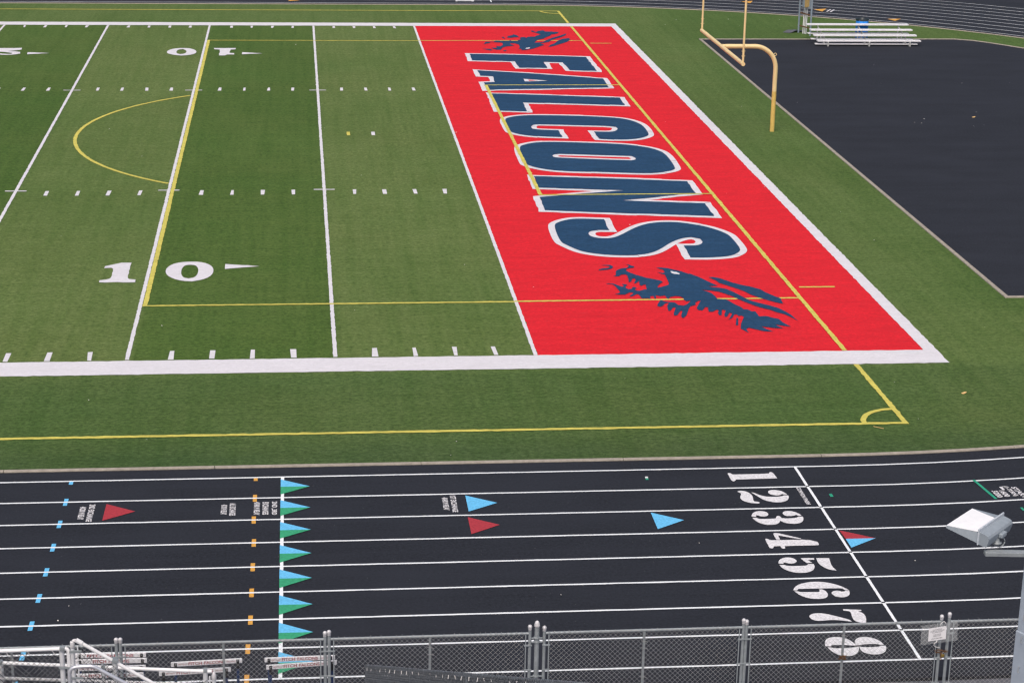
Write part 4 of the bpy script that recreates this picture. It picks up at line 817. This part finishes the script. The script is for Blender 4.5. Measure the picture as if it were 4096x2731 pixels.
# black mesh fence beside the stand steps, seen along its length
G0, G1 = Vector((-4.644, -23.851, 4.256)), Vector((-3.389, -31.30, 7.806))
sf = thing2('step_fence', 'dark vinyl mesh fence running up the stand toward the viewer', 'fence', tuple(G0 - Vector((0, 0, 4.3))))
dg = (G1 - G0); Lg = 9.6; dgn = dg.normalized()
smooth_angle(MB().tube([G0 - Vector((0, 0, .022)), G0 + dgn * Lg - Vector((0, 0, .022))], .026, 10).build('top_rail', M['darkrail'], sf))
for s in (0., 2.4, 4.8, 7.2, 9.5):
    q = G0 + dgn * s; MB().tube([(q.x, q.y, -.06), (q.x, q.y, q.z - .03)], .03, 10).build('post', M['darkvinyl'], sf, True)
cm = MB(); side = Vector((dgn.y, -dgn.x, 0)).normalized()
def gfn(s, t):
    q = G0 + dgn * s; return q + Vector((0, 0, t - 1.16)) + side * (.028 + .006 * math.sin(s * 2.3))
chain_mesh(cm, gfn, Lg, 1.165, .0042, .05, .003)
cm.build('wire_mesh', M['darkvinyl'], sf)
for i in range(34):
    q = G0 + dgn * (.1 + .27 * i + random.uniform(-.05, .05)) + Vector((0, 0, -.055)) + side * (-.032 if side.x > 0 else .032)
    MB().tube([q + Vector((0, 0, .03)), q + Vector((random.uniform(-.01, .01), 0, -.006))], .0042, 5).build('tie_wire', M['string'], sf)

# ---------------------------------------------------------------- floodlight on its pole
lp_ = thing2('light_pole', 'blue grey square steel pole carrying a floodlight arm', 'light pole', (1.93, -25.9, -.06))
pr0 = Matrix.Rotation(math.radians(POLE_ROT), 3, 'Z')
MB().bevbox((POLE_X, POLE_Y, 3.97), (POLE_W, POLE_W, 8.0), .008, pr0).build('pole', M['polepaint'], lp_)
MB().bevbox((POLE_X, POLE_Y, 2.72), (POLE_W + .02, POLE_W + .02, 5.44), .008, pr0).build('sleeve', M['polepaint'], lp_)
for z in (5.05, 5.38, 5.62, 5.93):
    q = Vector((POLE_X, POLE_Y, z)) + pr0 @ Vector((-POLE_W / 2 - .012, 0, 0))
    MB().tube([q + Vector((-.0, -.02, .03)), q + Vector((-.012, -.02, .035)), q + Vector((-.014, -.02, -.03)), q + Vector((0, -.02, -.035))], .003, 5).build('wire_clip', M['wire'], lp_)
az = Vector((.9945, -.1032, 0)).normalized(); dep = Vector((.1032, .9945, 0)).normalized()
arm0 = Vector((1.37, -25.955, 6.34)); armL = .52
Ra = Matrix((az, dep, Vector((0, 0, 1)))).transposed()
arm = MB().bevbox(arm0 + az * armL / 2 + Vector((0, 0, -.006)), (armL, .085, .042), .004, Ra).build('arm', M['galv'], lp_)
Wd = (az * .338 + dep * .440).normalized(); Fd = (-az * .440 + dep * .338).normalized(); Zu = Vector((0, 0, 1)); FO = Vector((1.309, -25.93, 6.546))
def L(w, f, z): return FO + Wd * w + Fd * f + Zu * z
WL = .555
sec = [(0, .0), (-.070, -.016), (-.092, -.029), (-.105, -.052), (-.103, -.075), (-.080, -.145), (.020, -.127)]
m = MB(); n = len(sec)
m.add([L(.0, f, z) for f, z in sec] + [L(WL, f, z) for f, z in sec], [tuple(range(n)), tuple(range(2 * n - 1, n - 1, -1))] + [(i, i + n, (i + 1) % n + n, (i + 1) % n) for i in range(n)])
fl = smooth_angle(m.build('floodlight', M['lamp'], lp_, label='grey floodlight with a white visor'), 25)
rb = Matrix((Wd, Fd, Zu)).transposed()
MB().bevbox(L(WL / 2, .006, -.052), (WL + .03, .018, .172), .007, rb).build('door_frame', M['lamprim'], fl)
th = .004
v = [L(-.005, .352, -.018), L(WL + .0, .340, -.012), L(WL - .13, .018, .006), L(.022, .018, -.006)]
MB().add(v + [q - Zu * th for q in v], [(0, 1, 2, 3), (7, 6, 5, 4), (0, 3, 7, 4), (1, 5, 6, 2), (0, 4, 5, 1), (2, 6, 7, 3)]).build('visor', M['lampwhite'], fl)
def flap(a, b, c, d_=None):
    q = [a, b, c] + ([d_] if d_ else []); k = len(q); nn = (b - a).cross(c - a).normalized() * .003
    return MB().add(q + [x - nn for x in q], [tuple(range(k)), tuple(range(2 * k - 1, k - 1, -1))] + [(i, i + k, (i + 1) % k + k, (i + 1) % k) for i in range(k)])
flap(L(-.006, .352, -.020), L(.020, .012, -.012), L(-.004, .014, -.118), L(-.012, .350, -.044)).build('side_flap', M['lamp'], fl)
flap(L(WL + .002, .340, -.014), L(WL + .0, .014, -.014), L(WL - .13, .016, .006)).build('side_flap', M['lamp'], fl)  # shade of the outward tilt is put into this flap's grey
YK = L(.27, -.07, -.17)
yk = MB()
for s in (-.035, .035): yk.tube([YK + az * s + Vector((.05 * math.cos(a), 0, .055 * math.sin(a))) for a in [2 * math.pi * j / 16 for j in range(17)]], .007, 6)
yk.lathe(Vector((YK.x, YK.y, 6.362)), [(.055, 0), (.055, .012), (.035, .02), (.028, .06), (.028, .11)], 18)
yk.build('yoke', M['galv'], fl, True)
MB().bevbox(L(.30, -.115, -.09), (.11, .05, .05), .012, rb).build('wiring_box', M['lamp'], fl)
for o in SC.objects:
    if 'at' in o: del o['at']

# ---------------------------------------------------------------- scraps and leaves
m = MB()
for x, y in LITTER:
    s = random.uniform(.010, .020) * (1 + max(0, (y + 10)) * .010); a = random.uniform(0, 6.28); z = .012
    if y < -6.5: s *= .75; z = .013
    q = [Vector((x, y, z)) + Vector((math.cos(a + t) * s * k, math.sin(a + t) * s * k, random.uniform(0, .02))) for t, k in ((0, 1.3), (1.2, .6), (2.6, 1.2), (4.2, .7), (5.3, .8))]
    m.add(q, [(0, 1, 2, 3, 4)])
li = m.build('litter', M['scrap']); li['kind'] = 'stuff'; li['label'] = 'tiny pale scraps scattered over turf and track'
for (x, y), lab_ in zip(LEAVES, ('dry tan leaf lying on turf beyond the white sideline corner', 'pale dry leaf lying on the black rubber apron', 'orange strip lying below the yellow corner arc')):
    s = .055 if y < 0 else .06; a = random.uniform(0, 3)
    if 'strip' in lab_: out = [(-.10, .03), (.10, -.05), (.105, -.035), (-.095, .048)]
    else: out = [(math.cos(t) * s * (1 + .25 * math.sin(3 * t)), math.sin(t) * s * .75) for t in [2 * math.pi * i / 12 for i in range(12)]]
    k = len(out); o = MB().add([(x + u, y + w, .03 + .015 * math.sin(40 * u)) for u, w in out] + [(x + u, y + w, .022 + .015 * math.sin(40 * u)) for u, w in out], [tuple(range(k)), tuple(range(2 * k - 1, k - 1, -1))] + [(i, i + k, (i + 1) % k + k, (i + 1) % k) for i in range(k)]).build('dry_leaf', M['leaf'])
    o['label'] = lab_; o['category'] = 'leaf'

# ---------------------------------------------------------------- light and camera
w = bpy.data.worlds.new('World'); SC.world = w; w.use_nodes = True
nt = w.node_tree; bg = nt.nodes['Background']; sky = nt.nodes.new('ShaderNodeTexSky'); sky.sky_type = 'NISHITA'
EL, AZ = 58., 200.      # sun elevation, compass direction the light comes from (clockwise from +Y)
sky.sun_disc = False; sky.sun_elevation = math.radians(EL); sky.sun_rotation = math.radians(AZ)
sky.air_density = 1.0; sky.dust_density = 7.0; sky.ozone_density = .6; sky.altitude = 200
nt.links.new(sky.outputs[0], bg.inputs['Color']); bg.inputs['Strength'].default_value = SKY
sd = bpy.data.lights.new('sun', 'SUN'); sd.energy = SUN; sd.angle = math.radians(28); sd.color = (1., .95, .88)
so = bpy.data.objects.new('sun', sd); COL.objects.link(so)
dirv = Vector((math.sin(math.radians(AZ)) * math.cos(math.radians(EL)), math.cos(math.radians(AZ)) * math.cos(math.radians(EL)), math.sin(math.radians(EL))))
so.rotation_euler = dirv.to_track_quat('Z', 'Y').to_euler(); so.location = (0, 0, 60)
cd = bpy.data.cameras.new('camera'); co = bpy.data.objects.new('camera', cd); COL.objects.link(co); SC.camera = co
cd.sensor_fit = 'HORIZONTAL'; cd.sensor_width = 36; cd.lens = 71.1823; cd.clip_start = .5; cd.clip_end = 1500
r_, u_, f_ = Vector((.99446, -.10316, .01886)), Vector((.01324, .30208, .95319)), Vector((.10405, .94769, -.30177))
mw = Matrix((r_, u_, -f_)).transposed().to_4x4(); mw.translation = (-5.326, -43.801, 14.2716); co.matrix_world = mw
SC.view_settings.view_transform = 'Standard'; SC.view_settings.look = 'None'; SC.view_settings.exposure = EXPO; SC.view_settings.gamma = 1
SC.render.engine = 'CYCLES'; SC.render.resolution_x = 1024; SC.render.resolution_y = 682
SC.cycles.samples = 128; SC.cycles.use_denoising = DEN; SC.cycles.use_adaptive_sampling = False; SC.cycles.max_bounces = 6; SC.cycles.sample_clamp_indirect = 5
SC.cycles.pixel_filter_type = 'BLACKMAN_HARRIS'; SC.cycles.filter_width = 1.4
